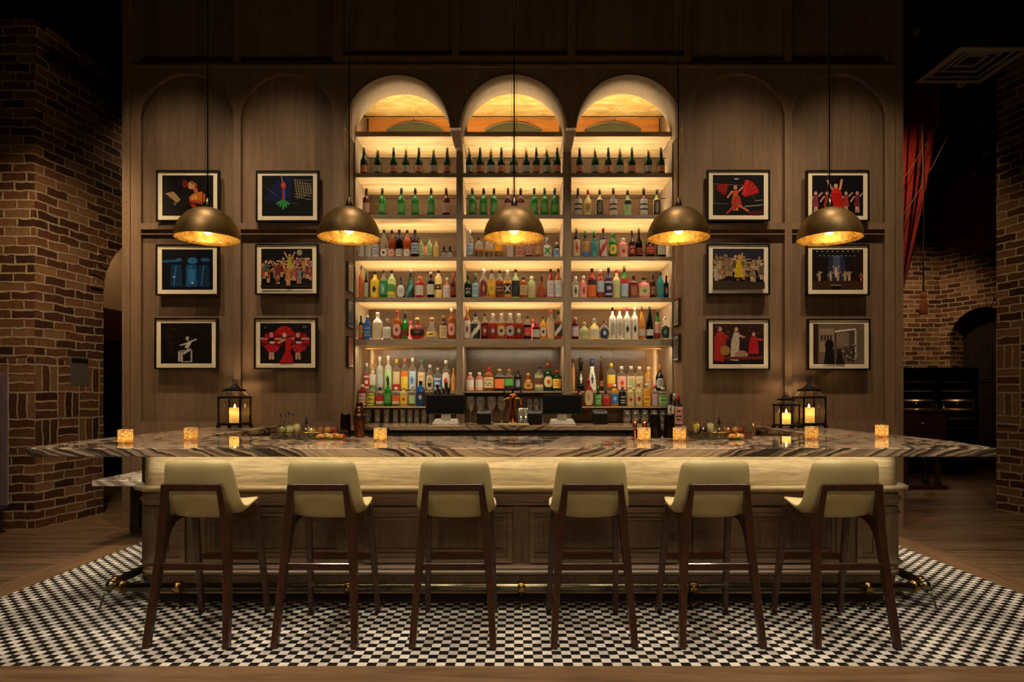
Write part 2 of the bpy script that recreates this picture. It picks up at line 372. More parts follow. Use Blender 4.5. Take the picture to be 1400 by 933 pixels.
# ------------------------------------------------------------------ mesh helpers
class MB:
    def __init__(s): s.v, s.f, s.mi, s.sm = [], [], [], []
    def quad(s, pts, mi=0):
        b = len(s.v); s.v += [tuple(p) for p in pts]; s.f.append(tuple(range(b, b+len(pts)))); s.mi.append(mi); s.sm.append(False); return s
    def box(s, x0, x1, y0, y1, z0, z1, mi=0):
        b = len(s.v)
        s.v += [(x0, y0, z0), (x1, y0, z0), (x1, y1, z0), (x0, y1, z0), (x0, y0, z1), (x1, y0, z1), (x1, y1, z1), (x0, y1, z1)]
        for q in ((0, 3, 2, 1), (4, 5, 6, 7), (0, 1, 5, 4), (1, 2, 6, 5), (2, 3, 7, 6), (3, 0, 4, 7)):
            s.f.append(tuple(b+i for i in q)); s.mi.append(mi); s.sm.append(False)
        return s
    def rings(s, rings, mi=0, close=True, caps=True, smooth=True):
        n = len(rings[0]); b = len(s.v)
        for r in rings: s.v += [tuple(p) for p in r]
        for i in range(len(rings)-1):
            m = mi[i] if isinstance(mi, (list, tuple)) else mi
            for j in range(n if close else n-1):
                k = (j+1) % n
                s.f.append((b+i*n+j, b+i*n+k, b+(i+1)*n+k, b+(i+1)*n+j)); s.mi.append(m); s.sm.append(smooth)
        if caps and close:
            m0 = mi[0] if isinstance(mi, (list, tuple)) else mi; m1 = mi[-1] if isinstance(mi, (list, tuple)) else mi
            s.f.append(tuple(b+j for j in reversed(range(n)))); s.mi.append(m0); s.sm.append(False)
            e = b+(len(rings)-1)*n; s.f.append(tuple(e+j for j in range(n))); s.mi.append(m1); s.sm.append(False)
        return s
    def lathe(s, prof, c=(0, 0, 0), n=24, mi=0, k=2.0, depth=1.0, caps=True, smooth=True):
        rs = []
        for r, z in prof:
            ring = []
            for j in range(n):
                a = 2*PI*(j+0.5)/n; ca, sa = math.cos(a), math.sin(a)
                if k != 2.0:
                    g = (abs(ca)**k+abs(sa)**k)**(-1/k); ca *= g; sa *= g
                ring.append((c[0]+r*ca, c[1]+r*sa*depth, c[2]+z))
            rs.append(ring)
        return s.rings(rs, mi, True, caps, smooth)
    def tube(s, pts, r, n=10, mi=0, caps=True):
        P = [Vector(p) for p in pts]; rs = []
        for i, p in enumerate(P):
            d = (P[min(i+1, len(P)-1)]-P[max(i-1, 0)]).normalized()
            u = d.cross(Vector((0, 0, 1)))
            if u.length < 1e-3: u = d.cross(Vector((0, 1, 0)))
            u.normalize(); w = d.cross(u); rr = r[i] if isinstance(r, (list, tuple)) else r
            rs.append([p+u*(rr*math.cos(2*PI*j/n))+w*(rr*math.sin(2*PI*j/n)) for j in range(n)])
        return s.rings(rs, mi, True, caps)
    def beam(s, pts, sec, side=(1, 0, 0), mi=0, round_=0.25):
        """rounded rectangular bar through pts; sec = (across side, across the other way) per point"""
        P = [Vector(p) for p in pts]; rs = []; sd = Vector(side)
        for i, p in enumerate(P):
            d = (P[min(i+1, len(P)-1)]-P[max(i-1, 0)]).normalized()
            w = d.cross(sd).normalized(); u = w.cross(d).normalized()
            a, b = (sec[i] if isinstance(sec[0], (list, tuple)) else sec); a, b = a/2, b/2; c = min(a, b)*round_
            rs.append([p+u*x+w*y for x, y in ((-a+c, -b), (a-c, -b), (a, -b+c), (a, b-c), (a-c, b), (-a+c, b), (-a, b-c), (-a, -b+c))])
        return s.rings(rs, mi, True, True, False)
    def sphere(s, c, r, n=14, mi=0, sz=1.0):
        pr = [(max(1e-4, r*math.sin(PI*i/8)), -r*sz*math.cos(PI*i/8)) for i in range(9)]
        return s.lathe(pr, c, n, mi)
    def build(s, name, mats, parent=None, bevel=0.0, loc=None, rot=None, smooth=None):
        me = bpy.data.meshes.new(name); me.from_pydata(s.v, [], s.f)
        mats = mats if isinstance(mats, (list, tuple)) else [mats]
        for m in mats: me.materials.append(m)
        me.polygons.foreach_set('material_index', s.mi)
        me.polygons.foreach_set('use_smooth', s.sm if smooth is None else [smooth]*len(s.f))
        if bevel > 0:
            bm = bmesh.new(); bm.from_mesh(me); bmesh.ops.remove_doubles(bm, verts=bm.verts, dist=1e-6)
            ed = [e for e in bm.edges if len(e.link_faces) == 2 and e.calc_face_angle(0) > 0.6]
            bmesh.ops.bevel(bm, geom=ed, offset=bevel, segments=2, profile=0.5, affect='EDGES', clamp_overlap=True)
            bm.to_mesh(me); bm.free()
        me.update()
        return put(name, me, parent, loc, rot)
def put(name, me, parent=None, loc=None, rot=None):
    o = bpy.data.objects.new(name, me); COL.objects.link(o)
    if parent: o.parent = parent
    if loc: o.location = loc
    if rot: o.rotation_euler = rot
    return o
def thing(name, label, cat, loc=(0, 0, 0), rz=0.0, group=None):
    o = bpy.data.objects.new(name, None); COL.objects.link(o); o.location = loc; o.rotation_euler = (0, 0, rz)
    o.empty_display_size = 0.05
    return tag(o, label, cat, group)
def tag(o, label, cat, group=None):
    o['label'] = label; o['category'] = cat
    if group: o['group'] = group
    return o
def struct(o, label=None):
    o['kind'] = 'structure'
    if label: o['label'] = label
    return o
def copy_tree(o, parent=None):
    c = o.copy(); COL.objects.link(c)
    if parent: c.parent = parent
    for ch in list(o.children): copy_tree(ch, c)
    return c
def plate(name, outer, holes, y0, y1, mat, parent=None, plane='xz'):
    """flat board with holes: outlines are (u, z) loops, thickness from y0 to y1"""
    cu = bpy.data.curves.new('outline', 'CURVE'); cu.dimensions = '2D'; cu.fill_mode = 'BOTH'
    for lp in [outer]+holes:
        sp = cu.splines.new('POLY'); sp.points.add(len(lp)-1); sp.use_cyclic_u = True
        for p, (u, v) in zip(sp.points, lp): p.co = (u, v, 0, 1)
    cu.extrude = abs(y1-y0)/2
    t = bpy.data.objects.new('outline', cu); COL.objects.link(t)
    bpy.context.view_layer.update()
    me = bpy.data.meshes.new_from_object(t.evaluated_get(bpy.context.evaluated_depsgraph_get()))
    bpy.data.objects.remove(t); bpy.data.curves.remove(cu)
    ym = (y0+y1)/2
    for v in me.vertices:
        u, w, d = v.co
        v.co = (u, ym-d, w) if plane == 'xz' else (ym+d, u, w)
    me.name = name; me.materials.clear(); me.materials.append(mat)
    bm = bmesh.new(); bm.from_mesh(me); bmesh.ops.remove_doubles(bm, verts=bm.verts, dist=1e-5); bmesh.ops.recalc_face_normals(bm, faces=bm.faces); bm.to_mesh(me); bm.free()
    for p in me.polygons: p.use_smooth = False; p.material_index = 0
    return put(name, me, parent)
def rect(x0, x1, z0, z1): return [(x0, z0), (x1, z0), (x1, z1), (x0, z1)]
def arc(cx, cz, rx, rz, a0, a1, n=20):
    return [(cx+rx*math.cos(a0+(a1-a0)*i/n), cz+rz*math.sin(a0+(a1-a0)*i/n)) for i in range(n+1)]
ORD = ['first', 'second', 'third', 'fourth', 'fifth', 'sixth', 'seventh', 'eighth', 'ninth', 'tenth', 'eleventh', 'twelfth', 'thirteenth']

# ================================================================== SETTING
struct(MB().box(-11, 13, -3.5, 15, -0.12, 0).build('floor', M_FLOOR))
TX0, TX1, TY0, TY1 = -3.53, 3.55, 3.31, 6.10
struct(MB().box(TX0, TX1, TY0, TY1, 0, 0.004).build('floor_tile_inset', M_TILE))
struct(MB().box(TX0-0.24, TX1+0.24, 2.86, TY0, 0, 0.005).build('trim_1', M_BORD_X, bevel=0.002))
struct(MB().box(TX0-0.24, TX0, TY0, 7.0, 0, 0.005).build('trim_2', M_BORD_Y, bevel=0.002))
struct(MB().box(TX1, TX1+0.24, TY0, 7.0, 0, 0.005).build('trim_3', M_BORD_Y, bevel=0.002))
struct(MB().box(-11, 13, -3.5, 15, 6.25, 6.4).build('ceiling', M_CEIL))
M_DIM = plain('#3a2a1e', 0.8, name='dark_plaster'); M_TAN = plain('#8f7150', 0.8, name='tan_plaster')
struct(MB().box(-11, 13, 14.6, 14.9, 0, 6.25).build('wall_far', M_DIM))
struct(MB().box(-11.2, -11, -3.5, 14.9, 0, 6.25).build('wall_left', M_DIM))
struct(MB().box(13, 13.2, -3.5, 14.9, 0, 6.25).build('wall_right', M_DIM))

# ---- the oak wall with the three-arched bar niche
WD = 6.75
NL, NR = -1.787, 1.771
ARCH = [(-1.787, -0.667), (-0.575, 0.555), (0.644, 1.771)]
SPR = 4.20
def niche_loop(grow=0.0):
    lp = [(NL-grow, 0.0), (NL-grow, SPR)]
    for a, b in ARCH:
        c, r = (a+b)/2, (b-a)/2+grow
        lp += arc(c, SPR, r, r, PI, 0, 28)
    lp += [(NR+grow, SPR), (NR+grow, 0.0)]
    out = [lp[0]]
    for p in lp[1:]:
        if (Vector(p)-Vector(out[-1])).length > 1e-4: out.append(p)
    return out
def notch(z0):                       # wall outline with the niche cut out of its foot
    n = niche_loop(); n[0] = (n[0][0], z0); n[-1] = (n[-1][0], z0)
    return [(-4.03, z0)]+n+[(4.0, z0), (4.0, 6.25), (-4.03, 6.25)]
PANELS = [(-3.916, -2.94), (-2.869, -1.895), (1.856, 2.838), (2.914, 3.888)]
holes = []
for a, b in PANELS:
    c, r = (a+b)/2, (b-a)/2
    holes.append([(a, 3.202), (b, 3.202)]+arc(c, 4.282, r, r, 0, PI, 24))
    holes.append(rect(a, b, 3.092, 3.137))
    holes.append(rect(a, b, 1.115, 3.082))
    holes.append(rect(a, b, 4.90, 6.1))
for a, b in ((-1.80, -0.66), (-0.58, 0.56), (0.64, 1.78)): holes.append(rect(a, b, 4.96, 6.1))
wb = struct(plate('wall_back', notch(0.0), holes, WD, WD+0.045, M_STILE))
struct(plate('wall_back_panelling', notch(0.0), [], WD+0.045, WD+0.16, M_WALL))
M_SOFFIT = plain('#9c8a76', 0.6, name='pale_plaster_arch')
struct(plate('wall_back_niche', notch(0.0), [], WD+0.16, 7.16, M_WALL))
# plaster lining that shows round the three arches
def ring_loop():
    o = niche_loop(0.0); i = niche_loop(-0.012)
    return o, i
for k, (a, b) in enumerate(ARCH):
    c, r = (a+b)/2, (b-a)/2
    m = MB(); o_, i_ = arc(c, SPR, r+0.001, r+0.001, 0, PI, 32), arc(c, SPR, r-0.012, r-0.012, 0, PI, 32)
    m.rings([[(u, WD-0.006, z), (u2, WD-0.006, z2), (u2, 7.17, z2), (u, 7.17, z)] for (u, z), (u2, z2) in zip(o_, i_)])
    struct(m.build('trim_%d' % (4+k), M_SOFFIT))
# niche cheeks and boxed-in space behind
struct(MB().box(NL-0.12, NL, 7.16, 7.95, 0, 4.83).build('wall_niche_left', M_WALL))
struct(MB().box(NR, NR+0.12, 7.16, 7.95, 0, 4.83).build('wall_niche_right', M_WALL))
struct(MB().box(NL-0.12, NR+0.12, 7.84, 7.95, 0, 4.85).build('wall_niche_back', M_DARKOAK))
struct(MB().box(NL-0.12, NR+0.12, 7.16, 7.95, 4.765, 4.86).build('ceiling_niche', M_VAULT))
# thin upright battens and rail of the wall top
struct(MB().box(-4.03, 4.0, WD-0.018, WD, 4.83, 4.865).build('trim_7', M_RAIL, bevel=0.004))
struct(MB().box(-4.03, NL-0.01, WD-0.016, WD, 0.0, 0.16).build('baseboard_left', M_RAIL, bevel=0.004))
struct(MB().box(NR+0.01, 4.0, WD-0.016, WD, 0.0, 0.16).build('baseboard_right', M_RAIL, bevel=0.004))
# riveted edge posts of the oak wall
for nm, x0, x1 in (('trim_8', -4.10, -4.02), ('trim_9', 3.99, 4.07)):
    m = MB().box(x0, x1, WD-0.02, 7.2, 0, 6.25)
    for i in range(52):
        m.sphere(((x0+x1)/2+0.0, WD-0.02, 0.2+i*0.115), 0.006, 6)
    struct(m.build(nm, M_STILE))

# ---- brick walls
M_BRICK = brick('old_brick', (0.79, 1.78)); M_BRICKP = brick('old_brick_plain', None)
M_BRICKR = brick('old_brick_pillar', (1.0, 2.2))
struct(MB().box(-7.6, -4.97, 6.67, 7.1, 0, 5.3).build('wall_pillar_left', M_BRICK))
def archhole(u0, u1, spr, rise): return [(u0, 0.0), (u1, 0.0)]+arc((u0+u1)/2, spr, (u1-u0)/2, rise, 0, PI, 24)
def notch_arch(u_end, top, u0, u1, spr, rise):
    a = arc((u0+u1)/2, spr, (u1-u0)/2, rise, PI, 0, 24)
    return [(0, 0), (u0, 0)]+a+[(u1, 0), (u_end, 0), (u_end, top), (0, top)]
sl = plate('wall_side_left', notch_arch(4.2, 5.3, 0.92, 2.55, 2.62, 0.76), [], -0.42, 0.0, M_BRICK, None, 'yz')
sl.location = (-4.97, 6.67, 0); sl.rotation_euler = (0, 0, -math.radians(8.3)); struct(sl)
m = MB()                                                     # soldier course round the arch
for i in range(19):
    a0, a1 = PI*i/19+0.012, PI*(i+1)/19-0.012; cu, hw, rs = 1.735, 0.815, 0.76
    P = lambda a, g, x: (x, cu-math.cos(a)*(hw+g), 2.62+math.sin(a)*(rs+g))
    m.rings([[P(a0, 0, -0.40), P(a0, 0.2, -0.40), P(a0, 0.2, 0.018), P(a0, 0, 0.018)], [P(a1, 0, -0.40), P(a1, 0.2, -0.40), P(a1, 0.2, 0.018), P(a1, 0, 0.018)]], smooth=False)
o = m.build('trim_10', M_BRICKP, bevel=0.006, loc=(-4.97, 6.67, 0), rot=(0, 0, -math.radians(8.3))); struct(o)
# hallway behind the left arch
struct(MB().box(-6.6, -6.4, 7.0, 11.5, 0, 5.3).build('wall_hall_left', M_TAN))
d = thing('door_1', 'dark hallway double door behind the left brick arch', 'door', (-6.36, 9.2, 0)); struct(d)
MB().box(-0.04, 0.03, -1.5, 1.5, 2.25, 2.75).box(-0.04, 0.03, -1.5, -1.32, 0, 2.25).box(-0.04, 0.03, 1.32, 1.5, 0, 2.25).build('door_frame', M_MAHOG, d, 0.008)
for y0 in (-1.31, 0.005):
    dl = MB().box(-0.02, 0.01, y0, y0+1.3, 0.0, 2.24).box(0.01, 0.022, y0+0.15, y0+1.15, 0.2, 1.0).box(0.01, 0.022, y0+0.15, y0+1.15, 1.15, 2.1).build('door_leaf', M_BLACKWOOD, d, 0.006)
# conduit along the top of the left brick wall
struct(MB().tube([(-4.86, 6.75, 4.93), (-4.52, 9.9, 4.93)], 0.055, 10).build('trim_11', M_CEIL))

# right: slanted pillar, far wall, wall with arch
pr = MB().box(-1.6, 0, -2.6, 0, 0, 5.6).build('wall_pillar_right', M_BRICKR)
pr.data.transform(Matrix.Translation((1.6, 0, 0))); pr.location = (5.88, 7.85, 0); pr.rotation_euler = (0, 0, math.radians(14.5)); struct(pr)
struct(MB().box(4.4, 8.62, 13.0, 13.4, 0, 6.0).build('wall_far_right', M_BRICKP))
dx, dy = 9.03-8.60, 12.0-13.0
ln_ = math.hypot(dx, dy); ang = math.atan2(dy, dx)
sr = plate('wall_side_right', notch_arch(4.4, 6.0, 0.20, 1.42, 2.45, 0.62), [], 0.0, 0.42, M_BRICKP, None, 'xz')
sr.location = (8.60, 13.0, 0); sr.rotation_euler = (0, 0, ang); struct(sr)
m = MB()
for i in range(17):
    a0, a1 = PI*i/17+0.014, PI*(i+1)/17-0.014; cu, hw, rs = 0.81, 0.61, 0.62
    P = lambda a, g, y: (cu-math.cos(a)*(hw+g), y, 2.45+math.sin(a)*(rs+g))
    m.rings([[P(a0, 0, 0.40), P(a0, 0.2, 0.40), P(a0, 0.2, -0.02), P(a0, 0, -0.02)], [P(a1, 0, 0.40), P(a1, 0.2, 0.40), P(a1, 0.2, -0.02), P(a1, 0, -0.02)]], smooth=False)
struct(m.build('trim_12', M_BRICKP, bevel=0.006, loc=(8.60, 13.0, 0), rot=(0, 0, ang)))
d = thing('door_2', 'black panelled door inside the right brick arch', 'door', (8.60, 13.0, 0), ang); struct(d)
MB().box(0.1, 1.6, 0.44, 0.50, 0, 3.2).build('door_leaf', M_BLACKWOOD, d)
for z0, z1 in ((0.3, 1.45), (1.65, 2.45)):
    for u0 in (0.28, 0.86):
        MB().box(u0, u0+0.46, 0.405, 0.44, z0, z1).box(u0+0.05, u0+0.41, 0.39, 0.406, z0+0.05, z1-0.05).build('door_panel', M_BLACKWOOD, d, 0.008)

# dark beams and ducts under the ceiling
for i, (x0, x1, y0, y1, z0, z1) in enumerate(((-8.5, -4.2, 9.2, 9.5, 5.62, 6.0), (-8.5, -4.2, 11.2, 11.5, 5.62, 6.0), (-8.5, -4.2, 7.2, 7.4, 5.7, 6.0), (4.2, 12, 9.6, 9.85, 5.5, 5.9), (4.2, 12, 11.6, 11.9, 5.5, 5.9))):
    struct(MB().box(x0, x1, y0, y1, z0, z1).build('ceiling_beam', M_CEIL))
for x in (-7.2, -6.1, -5.2, 5.0, 6.4, 7.8, 9.0):
    struct(MB().box(x, x+0.16, 7.0, 13.5, 6.0, 6.25).build('ceiling_joist', M_CEIL))

# ================================================================== BACK-BAR SHELVING
SD, SB = 7.16, 7.82
BAYS = [(-1.766, -0.643), (-0.57, 0.545), (0.635, 1.757)]
def zz(y): return Z(y, SD)
SHZ = [(zz(180), zz(186.5)), (zz(236.5), zz(242.3)), (zz(293.7), zz(299)), (zz(351), zz(356.5)), (zz(407), zz(413.3)), (zz(464), zz(473))]
unit = thing('shelving_unit', 'lit oak back-bar shelving in three bays filled with bottles', 'shelving', (0, SD, 0))
DY = SB-SD
LOW = 1.0
for x0, x1 in ((NL+0.001, BAYS[0][0]), (BAYS[0][1], BAYS[1][0]), (BAYS[1][1], BAYS[2][0]), (BAYS[2][1], NR-0.001)):
    MB().box(x0, x1, -0.004 if x1-x0 > 0.04 else 0.0, DY, 1.0805, SHZ[0][1]+0.0).build('upright', M_UPR, unit, 0.003)
for bi, (x0, x1) in enumerate(BAYS):
    for si, (zt, zb) in enumerate(SHZ):
        sh = MB().box(x0+0.001, x1-0.001, 0.022, DY-0.012, zb+0.004, zt).build('shelf', M_SHELF, unit)
        MB().box(x0+0.001, x1-0.001, 0.0, 0.022, zb, zt).build('shelf_edge', M_EDGE, sh, 0.002)
    for si in range(5):
        za, zb = SHZ[si][1], SHZ[si+1][0]
        MB().box(x0+0.001, x1-0.001, DY-0.012, DY, zb-0.03, za+0.04).build('back_panel', M_BACK, unit)
        MB().box(x0+0.02, x1-0.02, DY-0.30, DY-0.285, zb+0.001, zb+0.009).build('led_strip', M_LEDM, unit)
    MB().box(x0+0.001, x1-0.001, DY-0.012, DY, 1.0805, SHZ[5][1]+0.04).build('back_panel', M_BACKLOW, unit)
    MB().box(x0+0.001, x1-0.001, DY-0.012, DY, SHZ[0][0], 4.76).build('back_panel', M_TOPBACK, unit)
    # segment-headed dark arch standing behind the top shelf
    c = (x0+x1)/2; R = 0.638; hw = 0.335; zc = 4.695-R
    a0 = math.acos(hw/R)
    lp = [(c+R*math.cos(a0), SHZ[0][0]+0.002)]+[(c+R*math.cos(a), zc+R*math.sin(a)) for a in [a0+(PI-2*a0)*i/20 for i in range(21)]]+[(c-R*math.cos(a0), SHZ[0][0]+0.002)]
    g = plate('arched_panel', lp, [], DY-0.03, DY-0.013, plain('#4c4f38', 0.25, name='dark_green_panel'), unit)
    m = MB(); rs = []
    for i in range(21):
        a = a0+(PI-2*a0)*i/20; q = []
        for rr, y in ((R, DY-0.04), (R+0.014, DY-0.04), (R+0.014, DY-0.013), (R, DY-0.013)): q.append((c+rr*math.cos(a), y, zc+rr*math.sin(a)))
        rs.append(q)
    m.rings(rs).build('arch_trim', M_BRASSDK, g)
    for yy in (159.5, 216.5, 271.5):
        MB().box(x0+.001, x1-.001, 0.293, 0.299, Z(yy, SD+.296)-.004, Z(yy, SD+.296)+.004).build('gallery_rail', M_IRON, unit)
    # thin metal rail before the top back panel and its short posts
    # lights of the bay
    w = x1-x0-0.06
    for si in range(5):
        za, zb = SHZ[si][1], SHZ[si+1][0]
        area('shelf_uplight', (c, SB-0.292, zb+0.016), (c, SB-0.45, zb+0.42), w, 0.02, E_SHELF_UP, LED, 2.7)
        area('shelf_front_light', (c, SD+0.03, za-0.004), (c, SD+0.24, za-0.36), w, 0.012, E_SHELF_FRONT, LED)
    area('vault_light', (c, SB-0.42, SHZ[0][0]+0.03), (c, SB-0.42, 4.76), w, 0.03, E_VAULT, (1.0, 0.78, 0.44))
    area('lower_shelf_light', (c, SD+0.035, SHZ[5][1]-0.006), (c, SD+0.22, SHZ[5][1]-0.50), w, 0.015, E_LOW, LED)
# side glow strips of the bottom tier
for x, sx in ((BAYS[0][0]+0.012, 1), (BAYS[2][1]-0.012, -1)):
    area('side_glow', (x, SD+0.50, 1.70), (x+sx*0.3, SD+0.6, 1.70), 0.012, 0.5, 1.6, AMB)
# tiered bottle steps of the bottom tier: glass tops on oak risers
STEP_HI, STEP_LO = 1.442, 1.268
MB().box(BAYS[0][0]+.002, BAYS[0][1]-.002, 0.20, DY-0.02, STEP_HI-0.02, STEP_HI).build('bottle_step', M_EDGE, unit, 0.002)
MB().box(BAYS[1][0]+.002, BAYS[1][1]-.002, 0.12, DY-0.02, STEP_HI-0.02, STEP_HI).build('bottle_step', M_EDGE, unit, 0.002)
MB().box(BAYS[2][0]+.002, BAYS[2][1]-.002, 0.20, DY-0.02, STEP_HI-0.02, STEP_HI).build('bottle_step', M_EDGE, unit, 0.002)
for i in (0, 2):
    MB().box(BAYS[i][0]+.002, BAYS[i][1]-.002, 0.03, 0.20, STEP_LO-0.015, STEP_LO).build('bottle_step', M_SHELF, unit, 0.002)
    MB().box(BAYS[i][0]+.002, BAYS[i][1]-.002, 0.20, 0.215, STEP_LO, STEP_HI-0.02).build('step_riser', M_BACKLOW, unit)
    MB().box(BAYS[i][0]+.002, BAYS[i][1]-.002, 0.26, 0.275, 1.09, STEP_LO-0.015).build('step_riser', M_BACKLOW, unit)
MB().box(BAYS[1][0]+.002, BAYS[1][1]-.002, 0.30, 0.315, 1.09, STEP_HI-0.02).build('step_riser', M_BACK, unit)

# brackets under the spandrels
for k, (xa, xb) in enumerate(((-0.667, -0.575), (0.555, 0.644))):
    m = MB(); ux0, ux1 = (-0.643, -0.57) if k == 0 else (0.545, 0.635)
    m.rings([[(xa, 6.80, SPR+0.02), (xb, 6.80, SPR+0.02), (xb, 7.155, SPR+0.02), (xa, 7.155, SPR+0.02)],
             [(xa, 6.86, SPR-0.03), (xb, 6.86, SPR-0.03), (xb, 7.155, SPR-0.03), (xa, 7.155, SPR-0.03)],
             [(ux0, 7.04, SPR-0.10), (ux1, 7.04, SPR-0.10), (ux1, 7.155, SPR-0.10), (ux0, 7.155, SPR-0.10)]], smooth=False)
    struct(m.build('trim_%d' % (13+k), M_SOFFIT))

# back counter
bc = thing('back_counter', 'marble-topped back counter under the bottle shelves', 'counter', (0, 6.6, 0))
MB().box(NL+0.004, NR-0.004, -0.0, 1.2, 1.035, 1.08).build('marble_top', M_MARBLE, bc, 0.004)
cb = MB().box(NL+0.02, NR-0.02, 0.06, 0.55, 0.08, 1.035).build('cabinet', M_BLACKWOOD, bc)
for i in range(6):
    x0 = NL+0.04+i*0.585
    dr = MB().box(x0, x0+0.565, 0.035, 0.06, 0.12, 1.0).build('cabinet_door', M_DARKOAK, bc, 0.006)
    MB().tube([(x0+0.5, 0.02, 0.75), (x0+0.5, 0.02, 0.9)], 0.008, 8).build('handle', M_BRASS, dr)

# ================================================================== BAR
BX = 0.045
bar = thing('panelled_bar', 'panelled oak bar front with a lit plain frieze above mouldings', 'bar', (BX, 4.25, 0))
HW = 2.525
def cornerbox(x0, x1, y0, z0, z1, depth, r, n=8):
    """front board that turns the corners with radius r"""
    lp = [(x0+r-r*math.cos(PI/2*i/n), y0+r-r*math.sin(PI/2*i/n)) for i in range(n+1)]
    lp += [(x1-r+r*math.sin(PI/2*i/n), y0+r-r*math.cos(PI/2*i/n)) for i in range(n+1)]
    lp += [(x1, y0+depth), (x0, y0+depth)]
    return [[(u, v, z0) for u, v in lp], [(u, v, z1) for u, v in lp]]
MB().rings(cornerbox(-HW, HW, 0.0, 0.80, 1.013, 0.42, 0.10), smooth=False).build('frieze', M_FRIEZE, bar)
def moulding(prof, base=0.0):
    rs = []
    for off, z in prof:
        rs.append(cornerbox(-HW-off, HW+off, base-off, z, z, 0.40, 0.10+max(0, off))[0])
    return MB().rings(rs, smooth=False)
moulding([(0.0, 0.800), (0.055, 0.800), (0.068, 0.793), (0.070, 0.784), (0.062, 0.774), (0.04, 0.770), (0.03, 0.760), (0.0, 0.755)][::-1]).build('ledge', M_FRIEZE, bar)
moulding([(-0.03, 0.66), (0.0, 0.668), (0.012, 0.675), (0.012, 0.69), (0.024, 0.695), (0.03, 0.71), (0.012, 0.735), (0.0, 0.757)]).build('cornice', M_BARX, bar)
MB().rings(cornerbox(-HW+0.03, HW-0.03, 0.03, 0.22, 0.70, 0.38, 0.09), smooth=False).build('panel_body', M_BAR, bar)
moulding([(0.0, 0.205), (0.012, 0.215), (0.016, 0.23), (0.004, 0.245), (0.010, 0.255), (0.0, 0.272), (-0.03, 0.28)]).build('base_moulding', M_BARX, bar)
MB().rings(cornerbox(-HW+0.01, HW-0.01, 0.01, 0.085, 0.208, 0.38, 0.09), smooth=False).build('plinth', M_BAR, bar)
MB().rings(cornerbox(-HW+0.05, HW-0.05, 0.085, 0.005, 0.087, 0.38, 0.09), smooth=False).build('kick_board', M_DARKOAK, bar)
def panel_frame(x0, x1, z0, z1):
    m = MB()
    for ins, y0, y1, w in ((0.0, 0.004, 0.03, 0.035), (0.035, 0.014, 0.03, 0.03), (0.065, 0.022, 0.03, 0.025)):
        a, b, c, d_ = x0+ins, x1-ins, z0+ins, z1-ins
        m.box(a, b, y0, y1, d_-w, d_); m.box(a, b, y0, y1, c, c+w); m.box(a, a+w, y0, y1, c+w, d_-w); m.box(b-w, b, y0, y1, c+w, d_-w)
    return m
for x0, x1 in ((-2.40, -2.225), (-2.12, -1.14), (-1.035, -0.055), (0.055, 1.035), (1.14, 2.12), (2.225, 2.40)):
    panel_frame(x0, x1, 0.285, 0.655).build('panel_moulding', M_BARX, bar, 0.004)
for sx in (-1, 1):
    a_, b_ = sorted((sx*(HW-.005), sx*(HW-.34)))
    MB().box(a_, b_, 0.40, 0.84, 0.01, 1.012).build('side_panel', M_BAR, bar)
    a_, b_ = sorted((sx*2.555-BX, sx*2.84-BX))
    MB().box(a_, b_, 0.66, 2.44, 0.01, 1.012).build('side_panel', M_BAR, bar)
    MB().lathe([(0.085, 0.275), (0.105, 0.29), (0.085, 0.31), (0.082, 0.6), (0.1, 0.615), (0.085, 0.63), (0.085, 0.66)], (sx*(HW-0.075), 0.09, 0), 24).build('corner_column', M_BAR, bar)
MB().box(-HW+0.1, HW-0.1, -0.10, -0.085, 1.004, 1.013).build('led_strip', M_LEDM, bar)
area('bar_front_light', (BX, 4.175, 1.0), (BX, 4.25, 0.75), 4.9, 0.012, E_BAR_LED, BLED)
for sx in (-1, 1):
    area('bar_side_light', (sx*2.93, 5.7, 1.0), (sx*2.93, 5.7, 0.5), 0.012, 1.6, 9, BLED)

# marble counter: U-shaped slab
ct = MB()
XL, XR, XIL, XIR = -3.02, 2.985, -2.50, 2.53
zt0, zt1 = 1.015, 1.07
lp = [(XL, 3.98), (XR, 3.98), (XR+0.14, 4.6), (XR+0.16, 6.745), (XIR, 6.745), (XIR, 5.12), (XIL, 5.12), (XIL, 6.745), (XL-0.10, 6.745), (XL-0.10, 4.6)]
cu_holes = []
def slab(name, lp, z0, z1, mat, bevel=0.006):
    o = plate(name, lp, [], 0, z1-z0, mat)
    for v in o.data.vertices:
        u, d_, w = v.co; v.co = (u, w, z1-d_)
    bm = bmesh.new(); bm.from_mesh(o.data)
    bmesh.ops.recalc_face_normals(bm, faces=bm.faces)
    ed = [e for e in bm.edges if len(e.link_faces) == 2 and e.calc_face_angle(0) > 0.6]
    bmesh.ops.bevel(bm, geom=ed, offset=bevel, segments=2, profile=0.5, affect='EDGES', clamp_overlap=True)
    bm.to_mesh(o.data); bm.free(); return o
tag(slab('marble_countertop', lp, zt0, zt1, M_MARBLE), 'long polished veined marble countertop with wings running back to the wall', 'countertop')
# low marble ledge on the left side
lc = thing('low_counter', 'low pale marble side counter on a dark pedestal left of the bar', 'counter', (-3.2, 6.3, 0))
slab('marble_top', [(-0.66, -0.42), (0.33, -0.42), (0.33, 0.42), (-0.66, 0.42)], 0.562, 0.617, M_MARBLE_L).parent = lc
MB().box(-.66, -.30, .17, .42, .30, .562).box(-.66, -.30, .17, .42, 0, .06).box(-.66, -.58, .17, .42, .06, .30).box(-.38, -.30, .17, .42, .06, .30).build('pedestal', M_DARKOAK, lc, 0.006)

